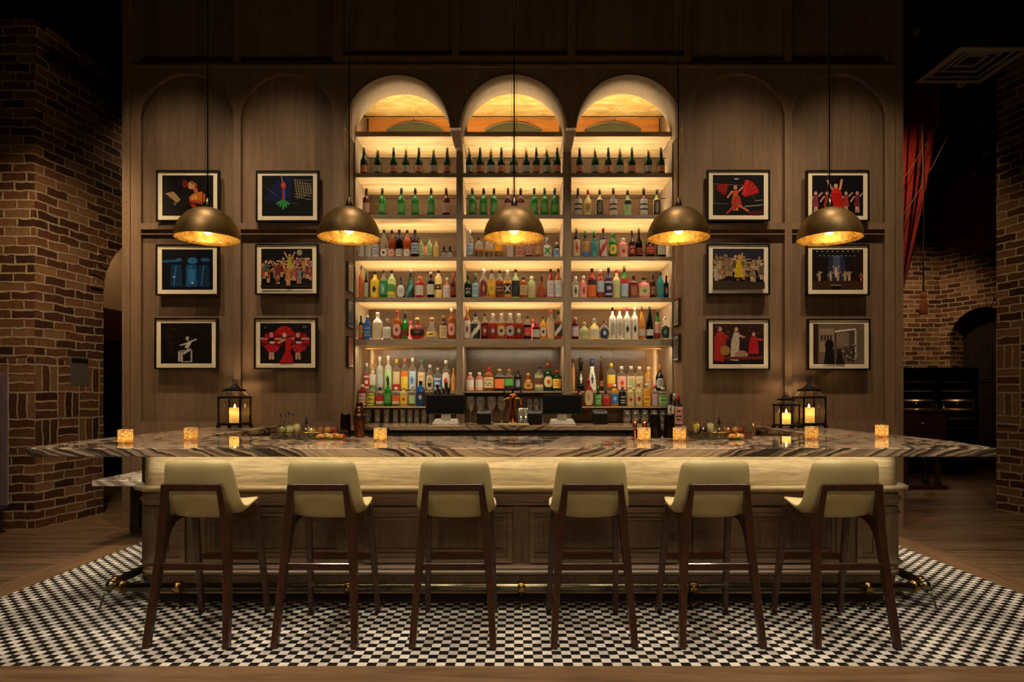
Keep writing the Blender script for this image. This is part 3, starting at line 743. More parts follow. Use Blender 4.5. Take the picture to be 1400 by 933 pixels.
# brass foot rail
RX0, RX1, RY, RZ = -2.66, 2.71, 4.205, 0.143
fr = thing('foot_rail', 'brass foot rail on curved brackets round the bar base', 'rail', (0, RY, 0))
MB().tube([(RX0+0.10, 0, RZ), (RX1-0.10, 0, RZ)], 0.029, 14).build('rail_tube', M_BRASSDK, fr)
for sx, xx in ((1, RX0), (-1, RX1)):
    MB().tube([(xx-sx*0.02, 0.12, RZ), (xx-sx*0.02, 1.9, RZ)], 0.029, 14).build('rail_tube', M_BRASSDK, fr)
    MB().tube([(xx+sx*0.03, 0.05, RZ), (xx+sx*0.12, 0, RZ)], [0.031, 0.040], 14).build('collar', M_BRASS, fr)
    MB().tube([(xx-sx*0.02, 0.14, RZ), (xx-sx*0.01, 0.06, RZ)], [0.040, 0.031], 14).build('collar', M_BRASS, fr)
    MB().sphere((xx+sx*0.005, 0.035, RZ), 0.036, 14).build('elbow', M_BRASSDK, fr)
    MB().tube([(xx+sx*0.005, 0.035, RZ-0.02), (xx-sx*0.02, 0.0, 0.09), (xx-sx*0.03, -0.03, 0.01)], 0.008, 8).build('bracket', M_BRASSDK, fr)
    MB().tube([(xx-sx*0.02, 0.6, RZ), (xx-sx*0.02, 0.66, RZ)], 0.031, 14).build('collar', M_BRASS, fr)
for px in (243, 477, 713, 948, 1186):
    x = X(px, RY)
    MB().tube([(x-0.025, 0, RZ), (x+0.025, 0, RZ)], 0.037, 14).build('collar', M_BRASS, fr)
    b = MB().tube([(x, 0.0, RZ-0.02), (x, 0.012, 0.10), (x, 0.05, 0.05), (x, 0.0, 0.008)], 0.009, 8).build('bracket', M_BRASSDK, fr)
    MB().lathe([(0.03, 0.005), (0.03, 0.012), (0.012, 0.018)], (x, 0.0, 0), 14).build('base_flange', M_BRASSDK, b)
    MB().tube([(x, 0.0, RZ), (x, 0.03, RZ+0.012), (x, 0.052, RZ+0.012)], 0.009, 8).build('wall_bracket', M_BRASSDK, fr)

# ================================================================== BAR STOOLS
def make_stool():
    r = thing('bar_stool', 'cream bar stool', 'bar stool', (0, 0, 0), 0, 'cream bar stools along the counter')
    # upholstered shell: one bent pad from the seat lip up to the top of the back
    prof = [(.205, .728), (.195, .748), (.15, .757), (.08, .755), (.0, .745), (-.06, .742), (-.105, .757), (-.133, .80), (-.155, .86), (-.172, .92), (-.186, .975), (-.196, 1.012), (-.202, 1.034)]
    hws = [.155, .190, .216, .228, .233, .234, .230, .222, .214, .207, .200, .190, .150]
    th = [.014, .030, .044, .052, .062, .072, .074, .062, .052, .047, .043, .036, .014]
    nu = 14
    P = [Vector((0, y, z)) for y, z in prof]
    front, back = [], []
    for i, p in enumerate(P):
        d = (P[min(i+1, len(P)-1)]-P[max(i-1, 0)]).normalized(); nrm = Vector((0, -d.z, d.y)).normalized()*-1   # towards the sitter
        if i < 4: nrm = Vector((0, 0.0, 1))
        fr_, bk_ = [], []
        t_ = min(1, max(0, (i-4)/4))
        for j in range(nu+1):
            u = -1+2*j/nu
            q = p+Vector((u*hws[i], 0.030*t_*u*u, 0.012*(1-t_)*u*u))
            k = th[i]*(1-abs(u)**5*0.72)
            fr_.append(q); bk_.append(q-nrm*k)
        front.append(fr_); back.append(bk_)
    m = MB(); rings = []
    for i in range(len(P)): rings.append(front[i]+back[i][::-1])
    m.rings(rings, 0, True, True)
    sh = m.build('upholstered_shell', M_CREAM, r, smooth=True)
    bm = bmesh.new(); bm.from_mesh(sh.data); bmesh.ops.recalc_face_normals(bm, faces=bm.faces); bm.to_mesh(sh.data); bm.free()
    for p in sh.data.polygons: p.use_smooth = True
    md = sh.modifiers.new('soft', 'SUBSURF'); md.levels = 1; md.render_levels = 1
    # seam along the rim
    rim = [(front[i][0]+back[i][0])/2 for i in range(len(P))]+[(front[-1][j]+back[-1][j])/2 for j in range(1, nu)]+[(front[i][-1]+back[i][-1])/2 for i in reversed(range(len(P)))]
    # walnut frame
    for s in (-1, 1):
        MB().beam([(s*.223, -.295, 0), (s*.208, -.252, .25), (s*.190, -.212, .50), (s*.176, -.196, .66), (s*.172, -.206, .73), (s*.163, -.222, .81), (s*.154, -.238, .894)],
                  [(.036, .042), (.039, .046), (.042, .054), (.044, .074), (.041, .060), (.036, .040), (.033, .030)]).build('rear_leg', M_WALNUT, r)
        MB().beam([(s*.215, .295, 0), (s*.205, .24, .30), (s*.194, .18, .60), (s*.188, .15, .722)],
                  [(.032, .036), (.034, .038), (.036, .042), (.038, .046)]).build('front_leg', M_WALNUT, r)
        # rail under the seat with its curved brackets
        m = MB(); a = []
        for k in range(11):
            t = k/10; y = -.19+t*(.16+.19); zt = .712-.018*math.sin(PI*t)+.008*t
            hgt = .034+.125*max(0, 1-t/0.42)**2.2+.06*max(0, (t-.72)/.28)**2
            x = s*(.176+.012*t)
            a.append([(x-.013, y, zt-hgt), (x+.013, y, zt-hgt), (x+.013, y, zt), (x-.013, y, zt)])
        m.rings(a, smooth=False).build('seat_rail', M_WALNUT, r, 0.002)
    MB().beam([(-.154, -.236, .878), (.154, -.236, .878)], (.028, .040), (0, 1, 0)).build('back_bar', M_WALNUT, r)
    MB().beam([(-.195, -.225, .432), (.195, -.225, .432)], (.022, .040), (0, 1, 0)).build('rear_stretcher', M_WALNUT, r)
    fs = MB().beam([(-.200, .228, .375), (.200, .228, .375)], (.024, .036), (0, 1, 0)).build('footrest', M_WALNUT, r)
    MB().box(-.17, .17, .214, .242, .3925, .396).build('footrest_plate', M_COPPER, fs)
    MB().box(-.15, .15, .02, .06, .685, .705).build('seat_batten', M_WALNUT, r)
    return r
stool = make_stool()
WHICH = ['leftmost of the six', 'second from the left of six', 'third from the left of six', 'fourth from the left of six', 'fifth from the left of six', 'rightmost of the six']
for i, (x, rz) in enumerate(((-1.797, -0.02), (-1.092, -0.02), (-0.338, 0.0), (0.438, 0.01), (1.142, 0.015), (1.882, 0.02))):
    o = stool if i == 0 else copy_tree(stool)
    o.location = (x, 3.835, 0.004); o.rotation_euler = (0, 0, rz)
    o['label'] = 'cream upholstered bar stool on a walnut frame, %s' % WHICH[i]

# ================================================================== PENDANT LAMPS
def make_pendant():
    r = thing('pendant_lamp', 'lamp', 'pendant lamp', (0, 0, 0), 0, 'bronze dome pendants over the counter')
    R = 0.215; n = 12
    out = [(max(0.02, R*math.sin(PI/2*(1-i/n))), R*math.sin(PI/2*i/n)*1.02) for i in range(n+1)]
    MB().rings([[(q*math.cos(2*PI*j/40), q*math.sin(2*PI*j/40), z) for j in range(40)] for q, z in out], 0, True, False).build('dome_shade', M_DOME, r)
    inn = [(max(0.01, q-0.005), z-0.004 if z > 0.01 else z) for q, z in out]
    MB().rings([[(q*math.cos(-2*PI*j/40), q*math.sin(-2*PI*j/40), z) for j in range(40)] for q, z in [(R, 0.0)]+inn], 0, True, False).build('gold_lining', M_LEAF, r)
    MB().lathe([(0.022, R*0.99), (0.022, R+0.03), (0.012, R+0.06), (0.006, R+0.07)], (0, 0, 0), 16).build('cap', M_BRASSDK, r)
    MB().tube([(0, 0, R+0.05), (0, 0, 3.76)], 0.005, 8).build('cord', M_IRON, r)
    for s in (-1, 1): MB().tube([(s*0.012, 0, R+0.03), (s*0.035, 0, 3.76)], 0.0014, 6).build('suspension_wire', M_BRASSDK, r)
    MB().lathe([(0.07, 3.74), (0.07, 3.76)], (0, 0, 0), 20).build('ceiling_rose', M_IRON, r)
    s = MB().lathe([(0.02, 0.09), (0.02, 0.19), (0.01, 0.2)], (0, 0, 0), 14).build('bulb_socket', M_BRASSDK, r)
    MB().sphere((0, 0, 0.065), 0.036, 16).build('bulb', M_BULB, r)
    return r
pend = make_pendant()
PN = ['leftmost of five over the counter', 'second from the left over the counter', 'the middle of five over the counter', 'second from the right over the counter', 'rightmost of five over the counter']
for i, px in enumerate((284, 477.5, 703, 927.5, 1134)):
    o = pend if i == 0 else copy_tree(pend)
    o.location = (X(px, 4.5), 4.5, Z(327 if i % 2 == 0 and i != 2 else 326, 4.5))
    o['label'] = 'bronze dome pendant lamp with gold lining, '+PN[i]
    point('pendant_bulb', (o.location.x, 4.5, o.location.z+0.02), E_PENDANT, BULB, 0.03)

# ================================================================== FRAMED STAGE PHOTOGRAPHS
def ink_mesh(name, w, h, bg, shapes, parent, loc):
    """a flat print: painted shapes, coordinates 0..1, on its paper"""
    V, Fc, C = [], [], []
    def poly(pts, col, k):
        b = len(V)
        for x, y in pts: V.append(((min(1, max(0, x))-0.5)*w, -0.0004-0.00012*k, (min(1, max(0, y))-0.5)*h))
        Fc.append(tuple(range(b, b+len(pts)))); C.append(lin(col))
    poly([(0, 0), (1, 0), (1, 1), (0, 1)], bg, 0)
    asp = w/h; k = 1
    def line(x0, y0, x1, y1, t, col):
        nonlocal k
        dx, dy = (x1-x0)*asp, y1-y0; l = math.hypot(dx, dy) or 1; nx, ny = -dy/l*t/2/asp, dx/l*t/2
        poly([(x0-nx, y0-ny), (x1-nx, y1-ny), (x1+nx, y1+ny), (x0+nx, y0+ny)], col, k); k += 1
    def ell(x, y, rx, ry, col):
        nonlocal k
        poly([(x+rx*math.cos(2*PI*i/14), y+ry*math.sin(2*PI*i/14)) for i in range(14)], col, k); k += 1
    for s in shapes:
        if s[0] == 'e': ell(*s[1:])
        elif s[0] == 'l': line(*s[1:])
        elif s[0] == 'q': poly(s[1], s[2], k); k += 1
        elif s[0] == 'f':                                     # standing figure: x, foot y, height, dress, skin, arms
            _, x, y, hh, c, sk, arms = s; a = hh/asp
            line(x-.05*a, y, x-.03*a, y+.45*hh, .09*hh, sk); line(x+.07*a, y, x+.03*a, y+.45*hh, .09*hh, sk)
            poly([(x-.17*a, y+.28*hh), (x+.17*a, y+.28*hh), (x+.1*a, y+.6*hh), (x+.14*a, y+.8*hh), (x-.14*a, y+.8*hh), (x-.1*a, y+.6*hh)], c, k); k += 1
            ell(x, y+.91*hh, .075*a, .09*hh, sk)
            for sx in (-1, 1):
                ex, ey = {'up': (.30, 1.12), 'out': (.42, .78), 'down': (.22, .45), 'mix': (.32, .95 if sx > 0 else .5)}[arms]
                line(x+sx*.13*a, y+.77*hh, x+sx*ex*a, y+ey*hh, .07*hh, sk)
    me = bpy.data.meshes.new(name); me.from_pydata(V, [], Fc); me.materials.append(M_INK)
    ca = me.color_attributes.new('ink', 'FLOAT_COLOR', 'CORNER')
    for p, c in zip(me.polygons, C):
        for li in p.loop_indices: ca.data[li].color = (*c, 1)
    return put(name, me, parent, loc)
r2 = random.Random(3)
def P1(): return '#120b09', [('q', [(.06, .55), (.22, .60), (.36, .40), (.29, .32)], '#c09a62'), ('e', .245, .30, .02, .05, '#8d8478'), ('e', .44, .79, .055, .10, '#7a2416'), ('q', [(.40, .42), (.52, .62), (.52, .40), (.50, .22), (.40, .22)], '#1c1714'), ('q', [(.52, .46), (.62, .56), (.78, .60), (.84, .52), (.84, .34), (.70, .33), (.55, .34)], '#d6722c'), ('q', [(.55, .44), (.64, .53), (.70, .50), (.68, .40), (.58, .38)], '#eda348'), ('q', [(.60, .66), (.68, .70), (.70, .58), (.64, .56)], '#c9693a'), ('e', .575, .75, .075, .10, '#e59a55'), ('q', [(.56, .86), (.66, .80), (.70, .72), (.65, .74), (.55, .80)], '#a5622c'), ('l', .53, .36, .80, .32, .07, '#b4441e'), ('q', [(.54, .28), (.60, .30), (.70, .21), (.62, .17)], '#b53a2c'), ('l', .80, .2, .80, .95, .02, '#2b160e'), ('l', .90, .2, .90, .95, .03, '#23130c')]
def P2():
    s = [('q', [(.0, .4), (.35, .95), (.62, .98), (.55, .3)], '#141a4a'), ('l', .0, .78, .30, .5, .012, '#5a6080')]
    for i in range(7): s += [('l', .64+.05*i, .92-.02*i, .70+.045*i, .42+.02*i, .02, '#a59a80'), ('l', .64, .90-.07*i, .98, .88-.08*i, .014, '#8f866e')]
    s += [('e', .42, .76, .045, .08, '#d8542a'), ('l', .43, .70, .42, .42, .07, '#b8372a'), ('l', .44, .66, .45, .45, .04, '#3b4fd0'), ('l', .41, .84, .38, .98, .015, '#d0a080')]
    for dx_ in (-.13, -.07, 0, .06, .12): s.append(('l', .42, .40, .42+dx_, .16+abs(dx_), .05, '#3aa552'))
    return '#07070f', s+[('l', .3, .36, .72, .3, .012, '#4d7a50')]
def P3():
    s = [('l', 0, .70, .33, .72, .06, '#1f5d8e'), ('e', .33, .74, .06, .04, '#2a6fa5'), ('e', .60, .72, .10, .08, '#2c79b4'), ('e', .85, .74, .10, .05, '#235f92')]
    for x, c in ((.28, '#123a60'), (.58, '#1c5688'), (.82, '#123554')): s += [('q', [(x-.10, .62), (x+.10, .62), (x+.12, .08), (x-.12, .08)], c), ('l', x, .6, x-.05, .1, .03, '#2c79b4')]
    return '#0a0d14', s+[('q', [(.50, .5), (.66, .5), (.64, .2), (.52, .2)], '#2f80bd'), ('e', .60, .17, .03, .02, '#d0d8de'), ('e', .24, .32, .03, .015, '#c0d0da')]
def P4():
    s = [('e', .75, .90, .055, .07, '#b59a7a')]
    cs = ['#b53a2a', '#c98a4a', '#7a8a98', '#d0c0a0', '#883030', '#4a6a50', '#c06030', '#9a5a7a']
    for i in range(26): s.append(('f', .05+r2.random()*.92, .12+r2.random()*.30, .34+r2.random()*.12, r2.choice(cs), r2.choice(['#d09a70', '#b97a52', '#e0b48a']), r2.choice(['up', 'out', 'mix', 'down'])))
    return '#0d0a0c', s+[('f', .57, .42, .44, '#b8b83a', '#d8a070', 'up'), ('f', .54, .06, .52, '#d08a4a', '#e0a570', 'up'), ('l', 0, .06, 1, .06, .05, '#2c1c18')]
def P5():
    s = [('q', [(.12, .2), (.26, .2), (.26, .98), (.12, .98)], '#24160e'), ('l', .36, .05, .36, .30, .05, '#d8d0c0'), ('l', .41, .05, .41, .30, .05, '#cfc6b4'), ('l', .60, .05, .60, .32, .04, '#b8b0a0'), ('l', .36, .30, .60, .34, .05, '#8e8676'), ('l', .44, .24, .58, .36, .05, '#d8d0c0'), ('l', .50, .38, .57, .54, .09, '#e2d8c6'), ('l', .56, .53, .70, .60, .035, '#dcd0bc'), ('l', .52, .50, .38, .45, .035, '#dcd0bc'), ('e', .52, .62, .035, .05, '#cdbfa8'), ('l', .42, .04, .62, .05, .03, '#a8a090')]
    for i in range(26): s.append(('e', r2.random(), .5+r2.random()*.45, .008, .01, '#6a5a44'))
    return '#15100c', s
def fan(x, y, R, c1, c2, a0=20, a1=160, n=9):
    o = []
    for i in range(n):
        a = math.radians(a0+(a1-a0)*i/(n-1)); o.append(('l', x, y, x+R*.8*math.cos(a), y+R*math.sin(a), R*.28, c1 if i % 2 else c2))
    return o
def P6():
    s = []
    for x, y in ((.24, .52), (.76, .52)): s += fan(x, y, .26, '#c8142a', '#8d0d20', -10, 190, 11)+[('f', x-.02, .10, .66, '#2a1418', '#d89a88', 'out')]+fan(x, y-.05, .20, '#b01024', '#d8203a', 200, 340, 8)+[('e', x, .52, .06, .03, '#eccab8')]
    s += fan(.48, .68, .24, '#d81c1c', '#a80f14', 10, 170, 11)+[('q', [(.38, .02), (.66, .02), (.60, .30), (.62, .62), (.50, .64), (.50, .3)], '#d4161a'), ('e', .48, .70, .04, .06, '#e8b49a'), ('l', .50, .60, .36, .50, .05, '#e0a58a')]
    return '#120810', s+[('e', .10, .88, .01, .012, '#e0d8f0'), ('e', .86, .90, .01, .012, '#e0d8f0'), ('e', .90, .90, .01, .012, '#e0d8f0')]
def P7():
    s = [('l', .0, .78, .62, .74, .012, '#7d746a'), ('l', .02, .78, .02, .3, .012, '#6c645a'), ('l', .66, .7, .82, .4, .012, '#6c645a'), ('l', .62, .22, .98, .26, .03, '#8b8278'), ('l', .82, .36, .98, .38, .02, '#8b8278'), ('l', .0, .30, .3, .28, .02, '#5c544c'), ('e', .46, .90, .05, .015, '#cfd0d8')]
    s += fan(.60, .50, .38, '#e02a24', '#a81512', 15, 75, 8)+fan(.22, .52, .26, '#c4201c', '#8d1210', 70, 140, 7)
    s += [('f', .44, .12, .62, '#d85a3a', '#e59a70', 'mix'), ('q', [(.34, .12), (.58, .22), (.52, .48), (.42, .46)], '#c9402c'), ('l', .40, .2, .26, .04, .05, '#c03a2a'), ('l', .5, .25, .70, .10, .05, '#d87850'), ('e', .85, .06, .2, .05, '#5a1512')]
    return '#0e0a0b', s
def P8():
    s = []
    for x, c in ((.07, '#8a3a44'), (.29, '#a5342c'), (.66, '#b53a34'), (.88, '#7a3030')): s.append(('f', x, .08, .52, c, '#dca58c', 'mix'))
    s += [('q', [(.34, .14), (.62, .14), (.57, .58), (.53, .68), (.41, .68), (.38, .56)], '#e0241c'), ('l', .40, .64, .29, .88, .05, '#e8ac8c'), ('l', .54, .64, .58, .90, .05, '#e8ac8c'), ('e', .46, .73, .04, .06, '#e8ac8c')]
    for i in range(7): s.append(('l', .36+.04*i, .14, .41+.02*i, .55, .014, '#b0140f'))
    return '#0c070d', s
def P9():
    s = [('q', [(.0, .72), (1, .72), (1, 1), (0, 1)], '#2b2a3c')]
    for i in range(34): s.append(('f', .03+r2.random()*.95, .14+r2.random()*.30, .34+r2.random()*.1, r2.choice(['#b5a285', '#8d7a60', '#c8b898', '#6d5a44', '#a08a68']), r2.choice(['#c09a74', '#a87c58', '#d6b48c']), r2.choice(['up', 'mix', 'out'])))
    return '#2c2114', s+[('q', [(.40, .28), (.60, .28), (.55, .60), (.53, .72), (.46, .72), (.44, .6)], '#dcb820'), ('e', .50, .78, .04, .06, '#d89a50'), ('l', .54, .68, .56, .88, .04, '#d8a060'), ('q', [(0, 0), (1, 0), (1, .16), (0, .2)], '#3c2f1c')]
def P10():
    s = [('q', [(.34, .85), (.62, .85), (.70, .2), (.28, .2)], '#33344c'), ('q', [(.42, .85), (.55, .85), (.56, .4), (.40, .4)], '#565a80'), ('q', [(.78, .1), (1, .1), (1, 1), (.80, 1)], '#2b1712'), ('q', [(0, 0), (1, 0), (1, .22), (0, .22)], '#4a2a18')]
    for i in range(9): s.append(('e', .1+.1*i, .95-.0*i, .012, .012, '#e6e6f6')); s.append(('e', .15+.085*i, .84, .010, .010, '#c8c8e0'))
    for x in (.14, .36, .50, .64, .72): s.append(('f', x, .22, .24, '#c8a880', '#e0b890', 'mix'))
    return '#1d1614', s+[('f', .46, .30, .26, '#d8d4d0', '#e0b890', 'up'), ('f', .95, .22, .2, '#a03a24', '#d0a070', 'down'), ('l', .38, .08, .56, .08, .05, '#15100e'), ('l', .36, .11, .58, .11, .012, '#e0d0b0')]
def P11():
    s = [('q', [(0, .55), (1, .6), (1, 1), (0, 1)], '#3b1a16'), ('q', [(0, 0), (1, 0), (1, .1), (0, .08)], '#120d0c'), ('q', [(.02, .10), (.22, .06), (.26, .60), (.20, .80), (.08, .80), (.03, .6)], '#c22620'), ('e', .14, .87, .04, .06, '#e0a890'), ('l', .2, .74, .30, .66, .06, '#c22620')]
    s += [('q', [(.34, .10), (.50, .08), (.52, .5), (.52, .78), (.42, .8), (.36, .55)], '#d9c6b0'), ('e', .46, .86, .035, .055, '#e6c0a4'), ('l', .50, .72, .62, .66, .05, '#dcc8b4'), ('e', .56, .24, .13, .10, '#b58e7c'), ('e', .24, .34, .1, .12, '#b5823c'), ('q', [(.70, .26), (.90, .26), (.88, .58), (.85, .68), (.74, .68), (.71, .5)], '#c81e28'), ('e', .80, .74, .035, .055, '#e0a890'), ('l', .86, .62, .98, .60, .05, '#d8404a'), ('q', [(.2, .12), (.98, .12), (.98, .2), (.22, .18)], '#7a2c24')]
    for i in range(40): s.append(('e', r2.random(), .45+r2.random()*.5, .012, .014, r2.choice(['#5a7a44', '#8a3a2a', '#a58a5a'])))
    return '#2a1613', s
def P12():
    s = [('q', [(0, 0), (.10, 0), (.10, 1), (0, 1)], '#3c2a20'), ('q', [(.12, .3), (.40, .3), (.40, .88), (.12, .88)], '#a8957c'), ('q', [(.42, .25), (.84, .15), (.84, .85), (.42, .82)], '#5e4e40'), ('q', [(.46, .4), (.70, .4), (.70, .78), (.46, .78)], '#8d7a66')]
    for i in range(12): s.append(('e', .44+.034*i, .81+.005*i, .02, .026, '#f0e4cc')); s.append(('e', .83, .80-.055*i, .02, .026, '#f0e4cc'))
    for i in range(30): s.append(('e', .55+r2.random()*.28, .08+r2.random()*.42, .018, .022, r2.choice(['#2a201a', '#cdbda4', '#7a6a58'])))
    for i in range(4): s.append(('q', [(.14+.06*i, .6), (.18+.06*i, .6), (.18+.06*i, .72), (.14+.06*i, .72)], '#4a3a2e'))
    s += [('e', .31, .48, .085, .13, '#17110d'), ('q', [(.20, 0), (.42, 0), (.40, .36), (.24, .40)], '#1d1611'), ('e', .50, .30, .05, .07, '#3a2c22'), ('q', [(.44, 0), (.62, 0), (.54, .24), (.46, .26)], '#2b211a')]
    return '#7d6a56', s
PICS = [(256, 267.5, P1, 'framed photo of an orange-lit bare-shouldered performer beside an open score'),
        (392.5, 268, P2, 'framed photo of an aerial acrobat in a green skirt on dark blue'),
        (255.5, 369, P3, 'framed photo of dim blue-lit dancers in wide hats'),
        (391.5, 368, P4, 'framed photo of a colourful cast with raised arms under a moon'),
        (254, 470, P5, 'framed dark photo of a pale dancer leaning across a chair'),
        (390, 470, P6, 'framed photo of three showgirls with red feather fans'),
        (1010, 267, P7, 'framed photo of a leaping dancer with red feather wings by grey rails'),
        (1146, 267.5, P8, 'framed photo of a singer in a long red dress with both arms raised'),
        (1010, 368, P9, 'framed photo of a sandy-coloured crowd round a dancer in yellow'),
        (1146, 369, P10, 'framed photo of a small cast on a wide stage under blue beams'),
        (1010, 471, P11, 'framed photo of performers in red and white robes on a busy set'),
        (1147.5, 471, P12, 'framed sepia photo of people before a bulb-lit dressing mirror')]
def make_frame(w, h, border, matw, dep):
    m = MB()
    m.box(-w/2, w/2, 0, dep, h/2-border, h/2).box(-w/2, w/2, 0, dep, -h/2, -h/2+border).box(-w/2, -w/2+border, 0, dep, -h/2+border, h/2-border).box(w/2-border, w/2, 0, dep, -h/2+border, h/2-border)
    fm = m
    b = MB().box(-w/2+border, w/2-border, 0.012, dep-0.002, -h/2+border, h/2-border)
    return fm, b
first = None
for i, (px, py, fn, lab) in enumerate(PICS):
    D = WD-0.045; w, h = 86/F*D, 70.5/F*D
    r = thing('framed_photograph', lab, 'picture', (X(px, D), D, Z(py, D)), 0, 'framed stage photographs on the oak wall')
    fm, b = make_frame(w, h, 0.017, 0.04, 0.044)
    if i == 0: f_o = fm.build('frame', M_FRAME, r, 0.002); m_o = b.build('mount_board', M_MAT, r)
    else:
        put('frame', f_o.data, r); put('mount_board', m_o.data, r)
    bg, sh = fn()
    ink_mesh('photo_print', 70/F*D, 55.5/F*D, bg, sh, r, (0, 0.012, 0.004))
SIDE = [(NL, 1, 380, 40, 'pale', 'small framed print of text lines, topmost on the left niche cheek'), (NL, 1, 430, 38, 'navy', 'small framed blue print, middle one on the left niche cheek'), (NL, 1, 482, 42, 'rose', 'small framed rose-coloured print, lowest on the left niche cheek'),
        (NR, -1, 428, 36, 'sage', 'small framed grey-green print, upper one on the right niche cheek'), (NR, -1, 476, 36, 'grey', 'small framed grey print, lower one on the right niche cheek')]
for xw, sg, py, hp, kind, lab in SIDE:
    D = 6.97; h = hp/F*D; w = 0.26
    r = thing('framed_photograph', lab, 'picture', (xw+sg*0.028, D, Z(py, D)), sg*PI/2, 'small framed prints on the niche cheeks')
    fm, b = make_frame(w, h, 0.012, 0.03, 0.027); fm.build('frame', M_FRAME, r, 0.0015); b.build('mount_board', M_MAT, r)
    bg = {'pale': '#b9a78c', 'navy': '#22304e', 'rose': '#b8695a', 'sage': '#8c8a70', 'grey': '#5c5a52'}[kind]
    fg = {'pale': '#4a3c30', 'navy': '#8ea0b8', 'rose': '#d8a090', 'sage': '#c9c2a4', 'grey': '#a8a496'}[kind]
    ink_mesh('photo_print', w-0.05, h-0.05, bg, [('l', .15, .2+.13*q, .85-.2*(q % 2), .2+.13*q, .04, fg) for q in range(5)], r, (0, 0.012, 0))

# ================================================================== LIGHTS ON THE COUNTER
CTZ = 1.07
def make_votive():
    r = thing('votive_candle', 'votive', 'candle', (0, 0, 0), 0, 'amber glass votives on the counter')
    MB().lathe([(.040, 0.0), (.045, 0.004), (.0455, 0.045), (.046, 0.095), (.042, 0.095), (.041, 0.012), (.002, 0.010)], (0, 0, 0), 28, caps=False).build('glass_cup', M_VOTIVE, r)
    w = MB().lathe([(.026, .012), (.027, .028), (.004, .029)], (0, 0, 0), 16).build('wax', M_WAX, r)
    MB().lathe([(.002, .030), (.0065, .042), (.005, .052), (.0006, .066)], (0, 0, 0), 10).build('flame', M_FLAME, w)
    return r
vot = make_votive()
VL = ['at the far left corner', 'second from the left', 'beside the brown cocktail shaker', 'beside the copper jiggers', 'beside the three wine bottles', 'below the right lanterns', 'at the far right']
for i, (px, D) in enumerate(((171.5, 4.36), (261, 4.62), (520, 4.58), (880.5, 4.58), (929, 4.58), (1109.5, 4.75), (1205.5, 5.0))):
    o = vot if i == 0 else copy_tree(vot); o.location = (X(px, D), D, CTZ)
    o['label'] = 'lit amber mosaic glass votive on the counter, '+VL[i]
    point('votive_flame', (X(px, D), D, CTZ+0.055), E_CANDLE, (1.0, 0.80, 0.46), 0.012)

def make_lantern(w, h, name_label, px, D, rz, grp):
    r = thing('candle_lantern', name_label, 'lantern', (X(px, D), D, CTZ), rz, grp)
    a = w/2*0.80; zb, zt = 0.075*h+0.01, 0.60*h
    m = MB().box(-a-.012, a+.012, -a-.012, a+.012, .022, zb)
    for sx in (-1, 1):
        for sy in (-1, 1): m.box(sx*a-.016+(.004*sx), sx*a+.016+(.004*sx), sy*a-.016+(.004*sy), sy*a+.016+(.004*sy), 0, .024)
    m.build('base', M_IRON, r, 0.002)
    for sx in (-1, 1):
        for sy in (-1, 1): MB().box(sx*a-.008, sx*a+.008, sy*a-.008, sy*a+.008, zb, zt).build('post', M_IRON, r)
    MB().box(-a-.01, a+.01, -a-.01, -a+.01, zt, zt+.018).box(-a-.01, a+.01, a-.01, a+.01, zt, zt+.018).box(-a-.01, -a+.01, -a+.01, a-.01, zt, zt+.018).box(a-.01, a+.01, -a+.01, a-.01, zt, zt+.018).build('top_ring', M_IRON, r)
    b, zc = a*0.62, 0.755*h
    for sx in (-1, 1):
        for sy in (-1, 1): MB().beam([(sx*a, sy*a, zt+.012), (sx*b, sy*b, zc)], (.007, .007), (1, 0, 0)).build('roof_bar', M_IRON, r)
    g = MB()
    for q in range(4):
        R_ = Matrix.Rotation(q*PI/2, 3, 'Z')
        g.quad([R_ @ Vector(p) for p in ((-a, -a, zt+.018), (a, -a, zt+.018), (b, -b, zc), (-b, -b, zc))])
    g.build('roof_glass', M_PANE, r)
    for q in range(4):
        R_ = Matrix.Rotation(q*PI/2, 3, 'Z')
        MB().quad([R_ @ Vector(p) for p in ((-a+.008, -a, zb), (a-.008, -a, zb), (a-.008, -a, zt), (-a+.008, -a, zt))]).build('glass_pane', M_PANE, r)
    c = MB(); n4 = [(-1, -1), (1, -1), (1, 1), (-1, 1)]
    c.rings([[(sx*k, sy*k, z) for sx, sy in n4] for k, z in ((b+.012, zc-.004), (b+.012, zc+.012), (b*.55, zc+.07*h), (.010, .90*h))], smooth=False).build('roof_cap', M_IRON, r)
    rg = MB(); rr = .032*h*1.3
    rg.tube([(rr*math.sin(2*PI*i/16), 0, .90*h+rr*0.9-rr*math.cos(2*PI*i/16)) for i in range(17)], .0035, 6).build('hanging_ring', M_IRON, r)
    ch = (zt-zb)*0.62; cr = w*0.19
    cz = MB().lathe([(cr, zb), (cr, zb+ch-.004), (cr*.93, zb+ch), (cr*.84, zb+ch-.006), (cr*.80, zb+ch*.45), (.002, zb+ch*.42)], (0, 0, 0), 22).build('pillar_candle', M_WAX, r)
    MB().lathe([(.002, zb+ch-.02), (.010, zb+ch+.0), (.007, zb+ch+.016), (.0006, zb+ch+.038)], (0, 0, 0), 10).build('flame', M_FLAME, cz)
    point('lantern_flame', (X(px, D), D, CTZ+zb+ch*.66), E_LANTERN, (1.0, 0.70, 0.36), 0.03)
    return r
make_lantern(.275, .49, 'black iron candle lantern alone on the left counter wing', 321, 6.52, math.radians(-3), 'iron candle lanterns')
make_lantern(.275, .49, 'tall black iron candle lantern, larger of the pair on the right wing', 1106, 6.52, math.radians(3), 'iron candle lanterns')
make_lantern(.22, .365, 'small black iron candle lantern, shorter of the pair on the right wing', 1075, 6.42, math.radians(-1), 'iron candle lanterns')

